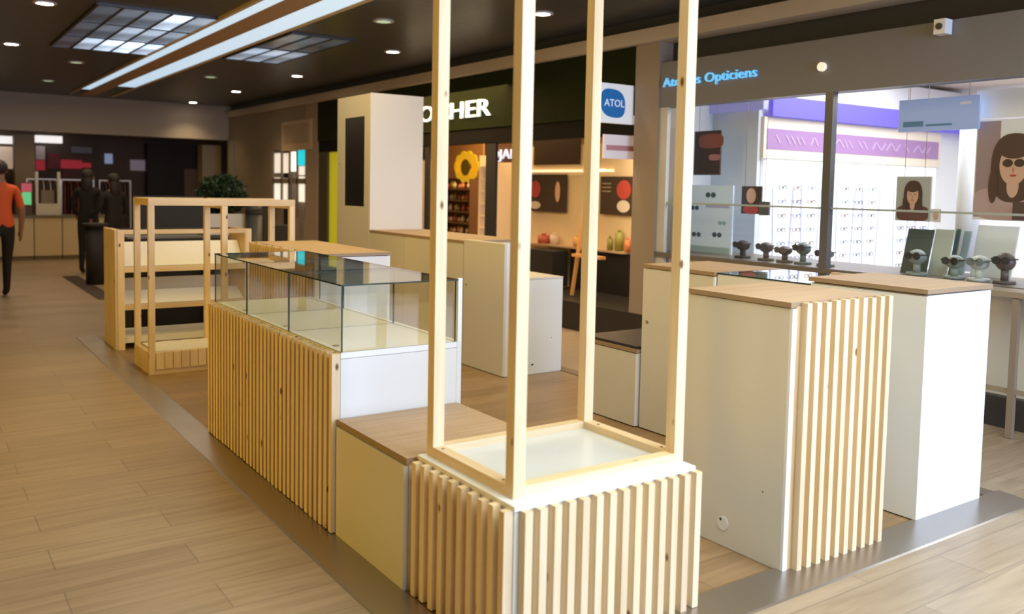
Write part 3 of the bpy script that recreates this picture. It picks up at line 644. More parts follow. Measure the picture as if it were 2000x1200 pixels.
# ---------------- green shop interior
area('green_shop_light', (6.2, 8.0, 2.85), (6.4, 8.0, 0), 3.0, 6.0, 315, (1.0, .66, .30))
SHELFW = mat('shelf_brown', (.16, .075, .035), .5)
SHELFL = mat('shelf_cream', (.75, .58, .36), .5, emit=(1, .72, .42), es=.12)
PRODC = [mat('product_%d' % i, c, .4) for i, c in enumerate(((.75, .25, .10), (.80, .42, .20), (.55, .12, .08), (.85, .66, .42), (.30, .28, .06), (.75, .60, .50)))]
OR = ['first', 'second', 'third', 'fourth', 'fifth', 'sixth', 'seventh', 'eighth', 'ninth', 'tenth']
def shelf_unit(x, ya, yb, z0, z1, n, m, label, prod_label, group, back=None, dens=9):
    """wall unit facing -X with its back at x"""
    t = thing('product_shelf', label, 'shelf', (x, (ya+yb)/2, 0))
    part('back', MB().box(x, x+.03, ya, yb, .002, z1), back or m, t)
    part('side', MB().box(x-.26, x-.001, ya, ya+.025, .002, z1), m, t); part('side', MB().box(x-.26, x-.001, yb-.025, yb, .002, z1), m, t)
    prods = {}
    for k in range(n):
        zz = z0+(z1-z0)*k/n
        part('shelf_board', MB().box(x-.25, x-.001, ya+.026, yb-.026, zz, zz+.02), m, t)
        cnt = dens
        for q in range(cnt):
            kind = random.randrange(len(PRODC)); yy = ya+.07+(yb-ya-.14)*(q+.5)/cnt; h = (z1-z0)/n*random.uniform(.45, .72)
            if kind not in prods:
                mb = MB(); mb.cyl((x-.14, yy, zz+.021), .028, .10, 10); mb.cyl((x-.14, yy, zz+.121), .012, .03, 8)
                prods[kind] = solo('product_bottle', mb, PRODC[kind], prod_label, 'bottle', group=group); o = prods[kind]
                o['label'] = '%s bottle from the left on the %s shelf up, %s' % (OR[cnt-1-q], OR[k], prod_label)
                o.scale = (1.1, 1.1, h/.14)
            else:
                o = prods[kind].copy(); COL.objects.link(o); o.location = (x-.14+random.uniform(-.03, .03), yy, zz+.021); o.scale = (1.1, 1.1, h/.14); o['label'] = '%s bottle from the left on the %s shelf up, %s' % (OR[cnt-1-q], OR[k], prod_label)
    return t
shelf_unit(5.9, yx(947, 5.9), yx(868, 5.9), .75, 1.63, 5, SHELFW, 'dark brown product shelves under the yellow emblem in the green shop', 'dark brown shelves of green shop', 'bottles on the dark brown shelves')
shelf_unit(5.4, yx(1003, 5.4), yx(966, 5.4), .75, 1.95, 7, SHELFL, 'bright narrow cream product shelves right of the dark door post', 'bright cream shelves of green shop', 'bottles on the cream shelves', dens=7)
shelf_unit(6.0, yx(842, 6.0), yx(822, 6.0), .85, 1.95, 7, SHELFL, 'narrow bright product shelves beside the tall white cabinet', 'narrow shelves beside tall white cabinet', 'bottles on the narrow bright shelves', dens=4)
t = thing('yellow_emblem', 'yellow flower-shaped emblem on the orange wall above the brown shelves', 'sign', (5.86, yx(908, 5.86), 1.8))
pc = at(912, 326, x=5.86); mb = MB()
for k in range(10):
    th = 2*math.pi*k/10; c_, s_ = math.cos(th), math.sin(th)
    mb.cyl((5.86, pc.y+c_*.27, pc.z+s_*.16), .10, -.02, 16, axis='x')
part('petals', mb, mat('emblem_yellow', (.75, .48, .02), .5, emit=(.8, .5, .02), es=.35), t)
part('centre', MB().cyl((5.835, pc.y, pc.z-.01), .13, -.01, 20, axis='x'), mat('emblem_olive', (.16, .12, .01), .5), t)
part('wall_panel', MB().box(5.865, 5.90, yx(947, 5.9), yx(868, 5.9), 1.64, 2.2), mat('orange_panel', (.45, .22, .08), .5), t)
for px0, px1, lb in ((945, 964, 'black door post of the green shop right of the yellow emblem'), (826, 834, 'black door post of the green shop beside the tall white cabinet')):
    solo('door_post', MB().box(WX+.03, WX+.065, yx(px1), yx(px0), .002, 2.049), BLACKM, lb, 'door post', .003)
p = at(957, 311, x=5.1)
o = text_mesh('wall_sign', 'OJAIP', .13, .02, mat('sign_bluewhite', (.8, .85, 1), .4, emit=(.70, .76, 1), es=.9), (5.1, p.y, p.z), 'x'); sign_thing(o, yx(957, 5.1)-yx(1012, 5.1), 'bluish white capital letters hanging above the cream shelves')
solo('sign_rail', MB().box(5.115, 5.135, yx(1014, 5.1), yx(952, 5.1), p.z-.05, p.z+.2), mat('sign_back', (.30, .16, .08), .5), 'brown backing board behind the bluish white letters', 'sign board')
# cream wall with posters behind the easel
xw = 5.3
struct('wall_shop_cream', MB().box(xw, xw+.08, yx(1243, xw), yx(1016, xw), 0, 2.05), mat('cream_lit_wall', (.80, .62, .40), .6))
area('poster_wall_light', (4.75, 4.9, 2.02), (5.3, 4.9, 1.0), .3, 1.6, 24, (1.0, .78, .50))
def flat(px0, py0, px1, py1, x, m, name, label, cat, depth=.02, group=None):
    a = at(px0, py0, x=x); b = at(px1, py1, x=x); zt = (a.z+at(px1, py0, x=x).z)/2; zb = (b.z+at(px0, py1, x=x).z)/2
    t = thing(name, label, cat, (x, (a.y+b.y)/2, zb), group)
    part('board', MB().box(x-depth, x-.001, b.y, a.y, zb, zt), m, t, .002)
    return t, a.y, b.y, zb, zt
def blob(x, yc, zc, ry, rz, m, name, t, e=1.0, n=28):
    mb = MB(); P = []
    for i in range(n):
        th = 2*math.pi*i/n; P.append((x, yc+ry*math.copysign(abs(math.cos(th))**e, math.cos(th)), zc+rz*math.copysign(abs(math.sin(th))**e, math.sin(th))))
    mb.prism(P, (-.0012, 0, 0)); return part(name, mb, m, t)
SKIN = mat('printed_skin', (.72, .44, .31), .5); HAIR = mat('printed_hair', (.09, .045, .035), .5); RED = mat('printed_red', (.50, .07, .05), .5); PINKC = mat('printed_knit', (.55, .38, .37), .5)
DKP = mat('printed_dark', (.06, .035, .025), .5); PALE = mat('printed_pale', (.74, .66, .56), .5)
flat(1046, 262, 1134, 322, xw, mat('dark_brown_board', (.05, .03, .02), .5), 'dark_menu_board', 'dark brown board above the posters behind the pine posts', 'board')
solo('light_bar', MB().box(xw-.04, xw-.001, yx(1200, xw), yx(1016, xw), at(1100, 334, x=xw-.02).z-.012, at(1100, 334, x=xw-.02).z+.012), mat('light_bar_glow', (1, .9, .7), .4, emit=(1, .80, .50), es=1.1), 'thin glowing light bar over the posters in the green shop', 'lamp')
t, ya, yb, zb, zt = flat(1040, 341, 1107, 414, xw-.02, DKP, 'poster', 'dark poster with a red disc and an orange figure, left of the easel', 'poster')
blob(xw-.0415, ya-.10, (zb+zt)/2+.05, .11, .11, RED, 'red_disc', t); blob(xw-.0415, yb+.17, (zb+zt)/2+.02, .05, .13, SKIN, 'figure', t); blob(xw-.0415, ya-.10, zb+.08, .12, .05, PALE, 'pale_print', t)
t, ya, yb, zb, zt = flat(1176, 345, 1236, 420, xw-.02, DKP, 'poster', 'dark poster with a red ball over a pale disc, right of the easel', 'poster')
blob(xw-.0415, yb+.14, (zb+zt)/2+.07, .12, .11, RED, 'red_disc', t); blob(xw-.0418, yb+.14, (zb+zt)/2-.12, .11, .07, PALE, 'pale_print', t)
for k in range(3):
    part('text_line', MB().box(xw-.0415, xw-.0402, ya-.19, ya-.03, zt-.09-k*.045, zt-.075-k*.045), mat('print_line', (.35, .28, .22), .5), t)
# products on the cream wall's shelf
solo('wall_shelf', MB().box(xw-.16, xw-.002, yx(1243, xw), yx(1016, xw), .78, .80), OAKY, 'long shelf under the posters in the green shop', 'shelf')
for i, (p0, p1, q, c) in enumerate(((1040, 1054, 478, 2), (1062, 1072, 470, 5), (1172, 1180, 470, 4), (1188, 1200, 450, 4), (1108, 1122, 480, 1), (1206, 1214, 478, 0))):
    a = at(p0, 480, x=xw-.2); b = at(p1, q, x=xw-.2); mb = MB(); rr = min(.075, max(.03, (a.y-b.y)/2)); hh = .10+.02*(i % 3)+(.12 if q == 450 else 0)
    mb.cyl((xw-.08, (a.y+b.y)/2, .801), rr, hh, 14); mb.cyl((xw-.08, (a.y+b.y)/2, .801+hh), rr*.45, .03, 12)
    solo('cosmetic_jar', mb, PRODC[c], ['red brown', 'pale', 'small olive', 'tall olive', 'orange', 'bright orange'][i]+' jar standing on the shelf under the posters', 'jar')
solo('dark_drawer_block', MB().box(4.95, 5.19, yx(1090, 5.0), yx(1030, 5.0), .301, .74), BLACKM, 'dark low block under the posters seen beside the middle post', 'cabinet')
# easel
t = thing('wooden_easel', 'orange toned wooden easel standing behind the back post', 'easel', (4.62, 5.2, .30))
ex = 4.62
def ep(px, py, x=ex): return at(px, py, x=x)
ea = ep(1150, 262); EW = mat('easel_wood', (.72, .36, .12), .5)
a = ep(1116, 583); topp = ep(1158, 296); dirv = topp-a; foot = a - dirv*((a.z-.315)/dirv.z)
part('leg', MB().bar(foot, topp, .035, .03), EW, t)
topr = ep(1165, 296); footr = Vector((ex, topp.y-.02, .315))
part('leg', MB().bar(footr, topr, .035, .03), EW, t)
part('leg', MB().bar((ex+.25, topp.y+.32, .315), (ex+.02, topp.y, topp.z-.05), .035, .03), EW, t)
part('mast', MB().box(ex-.045, ex-.02, topp.y-.07, topp.y-.035, .6, ep(1168, 293).z), EW, t)
z = ep(1172, 502).z; part('tray', MB().box(ex-.10, ex-.02, ep(1186, 500).y, ep(1130, 500).y, z-.02, z+.012), EW, t, .002)
z = ep(1178, 333).z; part('clamp_bar', MB().box(ex-.06, ex-.0455, ep(1190, 333).y, ep(1145, 333).y, z-.012, z+.012), mat('pale_clamp', (.85, .72, .50), .5), t)

# ---------------- optician: window, interior
area('optician_light', (6.3, 1.6, 2.78), (6.3, 1.6, 0), 2.6, 3.4, 170, (.93, .96, 1.0))
ym = yx(1615)
struct('window_2', MB().box(WX+.02, WX+.028, ym+.03, yx(1285)-.05, .93, 2.284), SHOPGLASS)
struct('window_3', MB().box(WX+.02, WX+.028, -3.0, ym-.03, .93, 2.284), SHOPGLASS)
struct('trim_5', MB().box(WX, WX+.06, ym-.035, ym+.035, .9, 2.284), mat('mullion_grey', (.17, .17, .18), .35, .6), .003)
struct('trim_6', MB().box(WX+.03, WX+.06, -3.0, yx(1285), 1.385, 1.40), mat('glass_rail', (.45, .50, .48), .3))
struct('trim_7', MB().box(WX-.005, WX+.08, -3.0, yx(1285)-.001, 0, .20), mat('shop_plinth', (.035, .032, .03), .5))
struct('trim_8', MB().box(WX+.01, WX+.05, yx(1300), yx(1285)-.001, .2, 2.284), mat('jamb_pale', (.55, .53, .48), .4))
struct('wall_below_window', MB().box(WX+.07, WX+.09, -3.0, yx(1285), .20, .88), mat('window_base_panel', (.60, .57, .50), .5))
struct('window_sill', MB().box(WX-.01, WX+.75, -3.0, yx(1285)-.001, .88, .925), mat('sill_wood', (.14, .115, .09), .4), .003)
OPW = mat('optician_white', (.88, .89, .90), .5)
struct('wall_optician', MB().box(5.36, 9.0, 3.60, 3.66, 0, 2.75), OPW)
struct('wall_optician_side', MB().box(5.30, 5.36, 3.552, yx(1240)-.121, 0, 2.30), mat('optician_bluewhite', (.72, .77, .80), .5))
struct('wall_optician_back', MB().box(9.0, 9.1, -6, yx(1285), 0, 2.9), OPW)
struct('wall_optician_near', MB().box(5.2, 9.0, -3.05, -3.0, 0, 2.9), OPW)
struct('ceiling_optician', MB().box(4.61, 9.0, -3.0, 4.13, 2.80, 2.88), mat('optician_cream', (.80, .70, .58), .6))
# blue cove: lit band in front of the shelving wall
solo('blue_cove', MB().box(5.37, 8.99, 3.44, 3.50, 2.245, 2.44), mat('blue_cove_light', (.10, .08, .42), .5, emit=(.13, .10, .66), es=.62), 'violet blue glowing band above the eyewear wall inside the optician', 'light cove')
solo('lavender_cove', MB().box(5.24, 5.299, 3.45, 4.13, 2.301, 2.46), mat('lavender_cove_light', (.30, .30, .50), .5, emit=(.25, .24, .55), es=.45), 'pale lavender glowing band over the bluish white side wall of the optician', 'light cove')
t = thing('eyewear_wall', 'bright white eyewear display wall with violet header inside the optician', 'display wall', (6.9, 3.5, 0))
part('header', MB().box(5.37, 8.4, 3.50, 3.54, 1.93, 2.13), mat('header_violet', (.32, .18, .36), .5, emit=(.3, .16, .34), es=.25), t)
part('header_frame', MB().box(5.33, 8.45, 3.505, 3.56, 1.84, 2.24), mat('header_cream', (.85, .74, .60), .5), t)
LITW = mat('backlit_display', (.95, .95, .97), .4, emit=(.95, .97, 1.0), es=.55)
for i, (x0, x1) in enumerate(((5.40, 6.35), (6.42, 7.40), (7.46, 8.40))):
    p_ = part('backlit_panel', MB().box(x0, x1, 3.52, 3.56, .60, 1.83), LITW, t)
    for k in range(4):
        xx = x0+.13+k*(x1-x0-.2)/3.4; s = .05 if k % 2 else -.04
        part('frame_rod', MB().bar((xx, 3.505, .62), (xx+s, 3.505, 1.55), .012, .012), mat('rod_violet', (.40, .42, .75), .4, emit=(.45, .48, .9), es=.35), p_)
part('base_drawers', MB().box(5.38, 8.42, 3.40, 3.56, .002, .58), mat('cream_drawers', (.80, .74, .62), .5), t)
mb = MB(); hx = 5.50
while hx < 8.2:
    q = random.uniform(.05, .09); up = random.choice((0, 1)); mb.bar((hx, 3.497, 1.99 if up else 2.07), (hx+q, 3.497, 2.07 if up else 1.99), .016, .004); hx += q+random.choice((.012, .012, .012, .09))
part('header_print', mb, mat('header_letters', (.45, .32, .5), .5, emit=(.5, .36, .55), es=.25), t, kind='stuff')
# eyewear on the wall
GLF = [mat('frame_dark', (.05, .05, .07), .3), mat('frame_brown', (.16, .08, .05), .3), mat('frame_blue', (.12, .16, .35), .3)]
gproto = {}
for i, (x0, x1) in enumerate(((5.40, 6.35), (6.42, 7.40), (7.46, 8.40))):
    for k in range(3):
        for r_ in range(7):
            xx = x0+.20+k*(x1-x0-.2)/3.3; zz = .72+r_*.14; kd = (k+r_) % 3
            if kd not in gproto:
                mb = MB()
                for s in (-1, 1):
                    for q in range(12):
                        a1, a2 = 2*math.pi*q/12, 2*math.pi*(q+1)/12
                        mb.bar((xx+s*.033+math.cos(a1)*.027, 3.47, zz+math.sin(a1)*.02), (xx+s*.033+math.cos(a2)*.027, 3.47, zz+math.sin(a2)*.02), .006)
                    mb.bar((xx+s*.06, 3.47, zz+.01), (xx+s*.06, 3.515, zz+.012), .005)
                mb.bar((xx-.008, 3.47, zz+.006), (xx+.008, 3.47, zz+.006), .005)
                lbg = 'glasses in the %s column of the %s backlit panel, %s row up' % (OR[k], ('left', 'middle', 'right')[i], OR[r_]); gproto[kd] = (solo('eyeglasses', mb, GLF[kd], lbg, 'glasses', group='glasses on the backlit wall'), Vector((xx, 0, zz)))
            else:
                o0, b0 = gproto[kd]; o = o0.copy(); COL.objects.link(o); o.location = o0.location+Vector((xx, 0, zz))-b0; o['label'] = 'glasses in the %s column of the %s backlit panel, %s row up' % (OR[k], ('left', 'middle', 'right')[i], OR[r_])
# cylindrical white column and posters
p = at(1880, 350, x=5.15)
solo('round_column', MB().cyl((5.25, p.y, .93), .085, 1.12, 32), OPW, 'round white display column left of the large portrait poster', 'column')
PW_ = mat('poster_white', (.86, .85, .84), .5)
def woman(t, x, yc, zb, zt, w, big=False, glasses=False, hair=HAIR, knit=PINKC, skin=SKIN):
    H = zt-zb; hy = yc
    blob(x, hy, zb+H*.175, w*.46, H*.17, knit, 'sweater', t, .5)
    blob(x-.0015, hy, zb+H*.55, w*.27, H*.36, hair, 'hair', t, .8)
    blob(x-.003, hy, zb+H*.36, w*.07, H*.12, skin, 'neck', t)
    blob(x-.0045, hy, zb+H*.58, w*.165, H*.21, skin, 'face', t)
    blob(x-.006, hy, zb+H*.73, w*.17, H*.085, hair, 'fringe', t)
    for s in (-1, 1):
        blob(x-.006, hy+s*w*.068, zb+H*.60, w*(.06 if glasses else .022), H*(.042 if glasses else .012), DKP, 'sunglass_lens' if glasses else 'eye', t)
        blob(x-.006, hy+s*w*.23, zb+H*.36, w*.055, H*.18, hair, 'hair_lock', t)
    blob(x-.006, hy, zb+H*.53, w*.012, H*.03, mat('print_nose', (.5, .25, .17), .5), 'nose', t)
    blob(x-.006, hy, zb+H*.47, w*.04, H*.012, RED, 'mouth', t)
xp = 4.85
t, ya, yb, zb, zt = flat(1912, 232, 2070, 432, xp, PW_, 'portrait_poster', 'large poster of a long-haired woman in sunglasses and pale knitwear', 'poster')
part('dark_curtain_print', MB().box(xp-.0225, xp-.0205, ya-.17, ya-.01, zb+.02, zt-.01), mat('print_mauve', (.38, .27, .27), .5), t)
woman(t, xp-.0235, at(1985, 300, x=xp).y, zb, zt-.04, (ya-yb)*1.0, True, True)
flat(1912, 172, 2070, 229, xp+.02, OPW, 'white_header_board', 'blank white board above the large portrait poster', 'board')
xp = 4.95
t, ya, yb, zb, zt = flat(1755, 345, 1818, 432, xp, mat('poster_sage', (.50, .52, .48), .5), 'portrait_poster', 'small poster of a woman with long brown hair on a grey green ground', 'poster')
woman(t, xp-.0215, (ya+yb)/2, zb, zt, (ya-yb)*1.0, knit=mat('printed_maroon', (.16, .07, .06), .5))
for yy in (yb+.06, ya-.06): part('hanging_wire', MB().box(xp-.012, xp-.009, yy-.0015, yy+.0015, zt, 2.80), METAL, t)
t, ya, yb, zb, zt = flat(1822, 408, 1840, 434, xp, PW_, 'photo_card', 'tiny portrait card right of the small woman poster', 'card')
blob(xp-.0215, (ya+yb)/2, (zb+zt)/2, (ya-yb)*.28, (zt-zb)*.35, SKIN, 'face', t)
t, ya, yb, zb, zt = flat(1360, 256, 1408, 342, 4.95, DKP, 'dark_poster', 'black poster with reddish top on the bluish white wall', 'poster')
blob(4.95-.0215, (ya+yb)/2-.05, zt-.10, .16, .07, mat('print_brick', (.28, .09, .07), .5), 'reddish_print', t, .6); blob(4.95-.0215, (ya+yb)/2-.10, zb+.17, .07, .03, mat('print_rose', (.45, .2, .2), .5), 'pink_print', t, .6)
for yy in (ya-.05, yb+.05): part('hanging_wire', MB().box(4.938, 4.941, yy-.0015, yy+.0015, zt, 2.80), METAL, t)
t, ya, yb, zb, zt = flat(1452, 364, 1488, 418, 4.9, DKP, 'portrait_poster', 'small dark portrait poster left of the window mullion', 'poster')
blob(4.9-.0215, (ya+yb)/2, (zb+zt)/2+.04, .055, .07, SKIN, 'face', t); blob(4.9-.0217, (ya+yb)/2, (zb+zt)/2-.09, .09, .04, RED, 'collar', t)
for yy in (yb+.03, ya-.03): part('hanging_wire', MB().box(4.888, 4.891, yy-.0015, yy+.0015, zt, 2.80), METAL, t)
t, ya, yb, zb, zt = flat(1486, 394, 1504, 421, 4.88, mat('slate_card', (.10, .11, .12), .5), 'slate_card', 'small slate grey card beside the dark portrait poster', 'card')
part('hanging_wire', MB().box(4.868, 4.871, (ya+yb)/2-.0015, (ya+yb)/2+.0015, zt, 2.80), METAL, t)
t, ya, yb, zb, zt = flat(1345, 362, 1430, 500, 4.75, mat('pale_blue_poster', (.52, .66, .84), .5, emit=(.5, .65, .9), es=.15), 'sunglasses_poster', 'tall pale blue poster printed with dark sunglasses', 'poster')
for (qx, qy, rr) in ((1388, 381, .06), (1357, 406, .05), (1360, 458, .055), (1400, 459, .055), (1410, 436, .045)):
    q = at(qx, qy, x=4.7287); m_ = mat('print_teal', (.05, .12, .20), .4) if qx != 1410 else mat('print_cyan', (.25, .5, .65), .4)
    for s in (-1, 1): blob(4.7285, q.y+s*rr*.55, q.z, rr*.5, rr*.42, m_, 'sunglass_print', t)
part('blue_band_print', MB().box(4.7270, 4.7285, yb+.04, ya-.25, at(1400, 402, x=4.73).z-.02, at(1400, 402, x=4.73).z+.02), mat('print_lilac', (.42, .46, .85), .5), t)
part('blue_edge_print', MB().box(4.7270, 4.7285, yb+.02, ya-.04, zb+.03, zb+.09), mat('print_sky', (.35, .55, .75), .5), t)
# blue hanging board
a = at(1758, 205, x=4.75); b = at(1912, 255, x=4.75)
t = thing('hanging_blue_board', 'light blue hanging board with darker blue print inside the optician', 'sign', (4.75, (a.y+b.y)/2, b.z))
part('board', MB().box(4.74, 4.76, b.y, a.y, 1.985, 2.225), mat('board_blue', (.30, .38, .62), .5, emit=(.30, .42, .72), es=.3), t, .002)
part('dark_print', MB().box(4.7385, 4.7398, a.y-.20, a.y-.04, 2.02, 2.06), mat('print_deepblue', (.12, .27, .5), .5), t)
part('dark_print', MB().box(4.7385, 4.7398, a.y-.42, a.y-.22, 2.02, 2.035), mat('print_deepblue2', (.12, .27, .5), .5), t)
part('white_print', MB().box(4.7385, 4.7398, b.y+.06, b.y+.14, 2.165, 2.185), mat('print_white', (.8, .85, .95), .5), t)
for yy in (b.y+.08, a.y-.08): part('hanging_wire', MB().box(4.748, 4.752, yy-.002, yy+.002, 2.225, 2.80), METAL, t)
# window display objects on the sill
def glasses_stand(px, label, h, m, m2):
    x = 4.55; y = yx(px, x)
    t = thing('sunglasses_stand', label, 'display stand', (x, y, .925), None)
    part('base', MB().cyl((x, y, .926), .07, .02, 24), m2, t)
    part('neck', MB().cyl((x, y, .946), .025, h*.4, 16), m2, t)
    part('head_form', MB().ball((x, y, .946+h*.7), .06, .065, h*.35), m2, t)
    mb = MB()
    for s in (-1, 1):
        mb.cyl((x-.062, y+s*.032, .946+h*.76), .027, -.008, 16, axis='x')
        mb.bar((x-.064, y+s*.064, .955+h*.76), (x+.03, y+s*.066, .955+h*.76), .008)
    mb.bar((x-.066, y-.02, .955+h*.76), (x-.066, y+.02, .955+h*.76), .008)
    part('sunglasses', mb, m, t)
TEAL = mat('teal_grey', (.16, .20, .20), .4); BRN = mat('brown_display', (.11, .08, .06), .4); GRN = mat('grey_green_display', (.30, .35, .32), .4)
glasses_stand(1458, 'dark head form with sunglasses near the pale blue poster', .13, BLACKM, BLACKM)
glasses_stand(1504, 'brown head form with sunglasses, second on the window sill', .13, BLACKM, BRN)
glasses_stand(1541, 'brown low head form with sunglasses left of the round dark one', .11, BRN, BRN)
glasses_stand(1577, 'dark grey head form with sunglasses just left of the window mullion', .15, BLACKM, TEAL)
glasses_stand(1622, 'small olive head form with sunglasses behind the window mullion', .11, BLACKM, mat('olive_display', (.2, .19, .14), .4))
glasses_stand(1802, 'grey green head form with sunglasses in front of the dark board', .16, BLACKM, GRN)
glasses_stand(1876, 'white head form with dark sunglasses right of the leaning signs', .14, BLACKM, GRN)
glasses_stand(1925, 'pale head form with sunglasses, second from the right', .15, TEAL, mat('pale_display', (.6, .64, .6), .4))
glasses_stand(1976, 'brown head form with sunglasses, rightmost on the sill', .18, BLACKM, BRN)
def leaning(px0, px1, py0, label, m, x=4.70):
    y0, y1 = yx(px1, x), yx(px0, x); z1 = at(px0, py0, x=x).z; mb = MB()
    mb.prism([(x-.06, y0, .926), (x-.045, y0, .926), (x+.045, y0, z1), (x+.03, y0, z1)], (0, y1-y0, 0))
    return solo('leaning_board', mb, m, label, 'board')
leaning(1778, 1828, 447, 'dark teal board leaning in the optician window', mat('dark_teal', (.035, .07, .075), .4))
leaning(1832, 1868, 448, 'pale grey green card leaning right of the dark teal board', mat('pale_sage', (.50, .56, .50), .5), 4.72)
leaning(1872, 1880, 448, 'narrow dark green card leaning right of the pale one', mat('deep_green', (.06, .10, .08), .5), 4.82)
leaning(1888, 1902, 452, 'bluish grey card leaning beside the round column', mat('blue_grey_card', (.28, .36, .38), .5), 4.86)
leaning(1915, 1995, 440, 'wide blank pale board in the right part of the window', mat('blank_board', (.62, .65, .62), .5), 4.95)
solo('small_dark_frame', MB().box(4.74, 4.76, yx(2010, 4.75), yx(1985, 4.75), at(1990, 430, x=4.75).z, at(1990, 395, x=4.75).z), mat('maroon_frame', (.10, .06, .055), .4), 'small dark frame at the right edge below the large portrait', 'frame')
# table in front of / under window on the right
t = thing('display_table', 'light wooden table frame against the optician shop front', 'table', (4.18, .62, 0))
ty0, ty1 = -1.2, yx(1928, 4.2)
part('table_top', MB().box(4.10, 4.335, ty0, ty1, .885, .92), mat('table_wood', (.30, .24, .17), .5), t, .002)
for y in (ty1-.04, at(1975, 650, x=4.12).y, ty0+.3): part('leg', MB().box(4.11, 4.145, y-.04, y, .004, .884), mat('leg_wood', (.26, .20, .14), .5), t, .002)
part('stretcher', MB().box(4.12, 4.14, ty0+.05, ty1-.05, .28, .31), mat('leg_wood2', (.30, .24, .17), .5), t)

# ================================================================ FAR LEFT: shops, counter, people
CY0 = 16.1
names = ['leftmost', 'second from the left', 'third from the left', 'rightmost visible']
xs = [at(p, 460, y=CY0).x for p in (-40, 67, 122, 182, 240)]
cz = at(100, 425, y=CY0).z
for i in range(4):
    t = thing('counter_unit', 'pale beige counter unit in the far shop, ' + names[i], 'counter', ((xs[i]+xs[i+1])/2, CY0+.3, 0), 'pale counter units of the far shop')
    part('body', MB().box(xs[i]+.008, xs[i+1]-.008, CY0, CY0+.6, .08, cz), mat('far_counter', (.62, .50, .30), .5), t)
    part('plinth', MB().box(xs[i]+.008, xs[i+1]-.008, CY0+.04, CY0+.6, .002, .079), mat('far_plinth', (.2, .15, .09), .5), t)
solo('worktop', MB().box(xs[0], xs[4], CY0-.03, CY0+.63, cz+.001, cz+.04), mat('far_top', (.16, .13, .10), .5), 'dark counter top over the pale units of the far shop', 'counter top')
def farbox(px0, py0, px1, py1, y, m, name, label, cat, depth=.1, group=None, floor=False):
    a = at(px0, py0, y=y); b = at(px1, py1, y=y); zb = .002 if floor else b.z
    return solo(name, MB().box(a.x, b.x, y, y+depth, zb, a.z), m, label, cat, 0, group)
FB = 19.0
STRP = mat('far_light', (1, 1, 1), .4, emit=(1, .95, .92), es=.85)
farbox(-30, 264, 27, 281, FB, STRP, 'ceiling_light_panel', 'bright white light panel at the left edge of the far shops', 'lamp', .2)
farbox(70, 264, 122, 280, FB, STRP, 'ceiling_light_panel', 'bright white light panel right of the far pale column', 'lamp', .2)
farbox(137, 268, 166, 280, FB+.4, mat('far_light_dim', (.7, .75, .8), .4, emit=(.6, .65, .75), es=.3), 'ceiling_light_panel', 'dim bluish light panel between the red banners', 'lamp', .2)
farbox(233, 288, 292, 306, FB+1.2, mat('far_light_grey', (.6, .6, .65), .4, emit=(.5, .5, .55), es=.25), 'ceiling_light_panel', 'dim grey light panel farthest right in the far shop', 'lamp', .2)
farbox(28, 262, 70, 428, 18.4, mat('far_column', (.42, .30, .16), .6), 'far_column', 'square tan column in the far shop', 'column', .4, floor=True)
farbox(395, 283, 432, 430, 18.4, mat('far_column2', (.55, .43, .25), .6), 'far_column', 'square pale tan column above the bush', 'column', .4, floor=True)
a = at(455, 285, y=16.9); b = at(515, 285, y=16.9)
solo('wide_column', MB().box(a.x, b.x, 16.9, 17.28, .002, 2.41), mat('sage_column', (.24, .23, .17), .6), 'wide grey green column below the far bulkhead', 'column')
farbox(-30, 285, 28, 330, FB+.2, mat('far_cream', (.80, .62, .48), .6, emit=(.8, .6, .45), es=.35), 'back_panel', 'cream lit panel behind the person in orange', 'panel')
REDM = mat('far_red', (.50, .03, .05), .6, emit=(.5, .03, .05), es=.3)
for i, (p0, q0, p1, q1, m, lb) in enumerate((
    (70, 285, 88, 312, mat('far_pinkwhite', (.75, .6, .58), .5), 'pale pink board right of the tan column'),
    (70, 313, 88, 333, REDM, 'small bright red board right of the tan column'),
    (93, 300, 118, 330, mat('far_darkred', (.22, .03, .03), .6), 'dark red banner in the far shop, left one'),
    (119, 312, 160, 330, REDM, 'bright red banner in the middle of the far shop'),
    (160, 318, 178, 328, REDM, 'bright red banner right of the middle one'),
    (122, 331, 155, 400, mat('far_maroon', (.12, .03, .025), .6), 'maroon clothing wall in the far shop'),
    (140, 286, 180, 300, mat('far_grey', (.25, .25, .30), .6), 'grey sign board above the red banners'),
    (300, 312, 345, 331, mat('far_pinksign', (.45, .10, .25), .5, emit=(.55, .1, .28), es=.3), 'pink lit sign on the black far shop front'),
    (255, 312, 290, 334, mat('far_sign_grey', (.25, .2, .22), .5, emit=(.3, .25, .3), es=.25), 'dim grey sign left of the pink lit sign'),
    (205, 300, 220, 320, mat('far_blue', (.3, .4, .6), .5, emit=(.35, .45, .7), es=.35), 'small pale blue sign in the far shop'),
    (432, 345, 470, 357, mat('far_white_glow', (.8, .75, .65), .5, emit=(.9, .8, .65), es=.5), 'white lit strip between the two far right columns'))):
    farbox(p0, q0, p1, q1, FB+.3, m, 'shop_board', lb, 'sign', .06)
farbox(288, 280, 397, 400, FB, BLACKM, 'black_shop_front', 'black shop front to the right of the far shops', 'shop front', .25, floor=True)
farbox(360, 330, 388, 400, FB-.1, mat('far_brown_panel', (.16, .10, .06), .6), 'brown_door', 'brown door panel in the black far shop front', 'door', .08, floor=True)
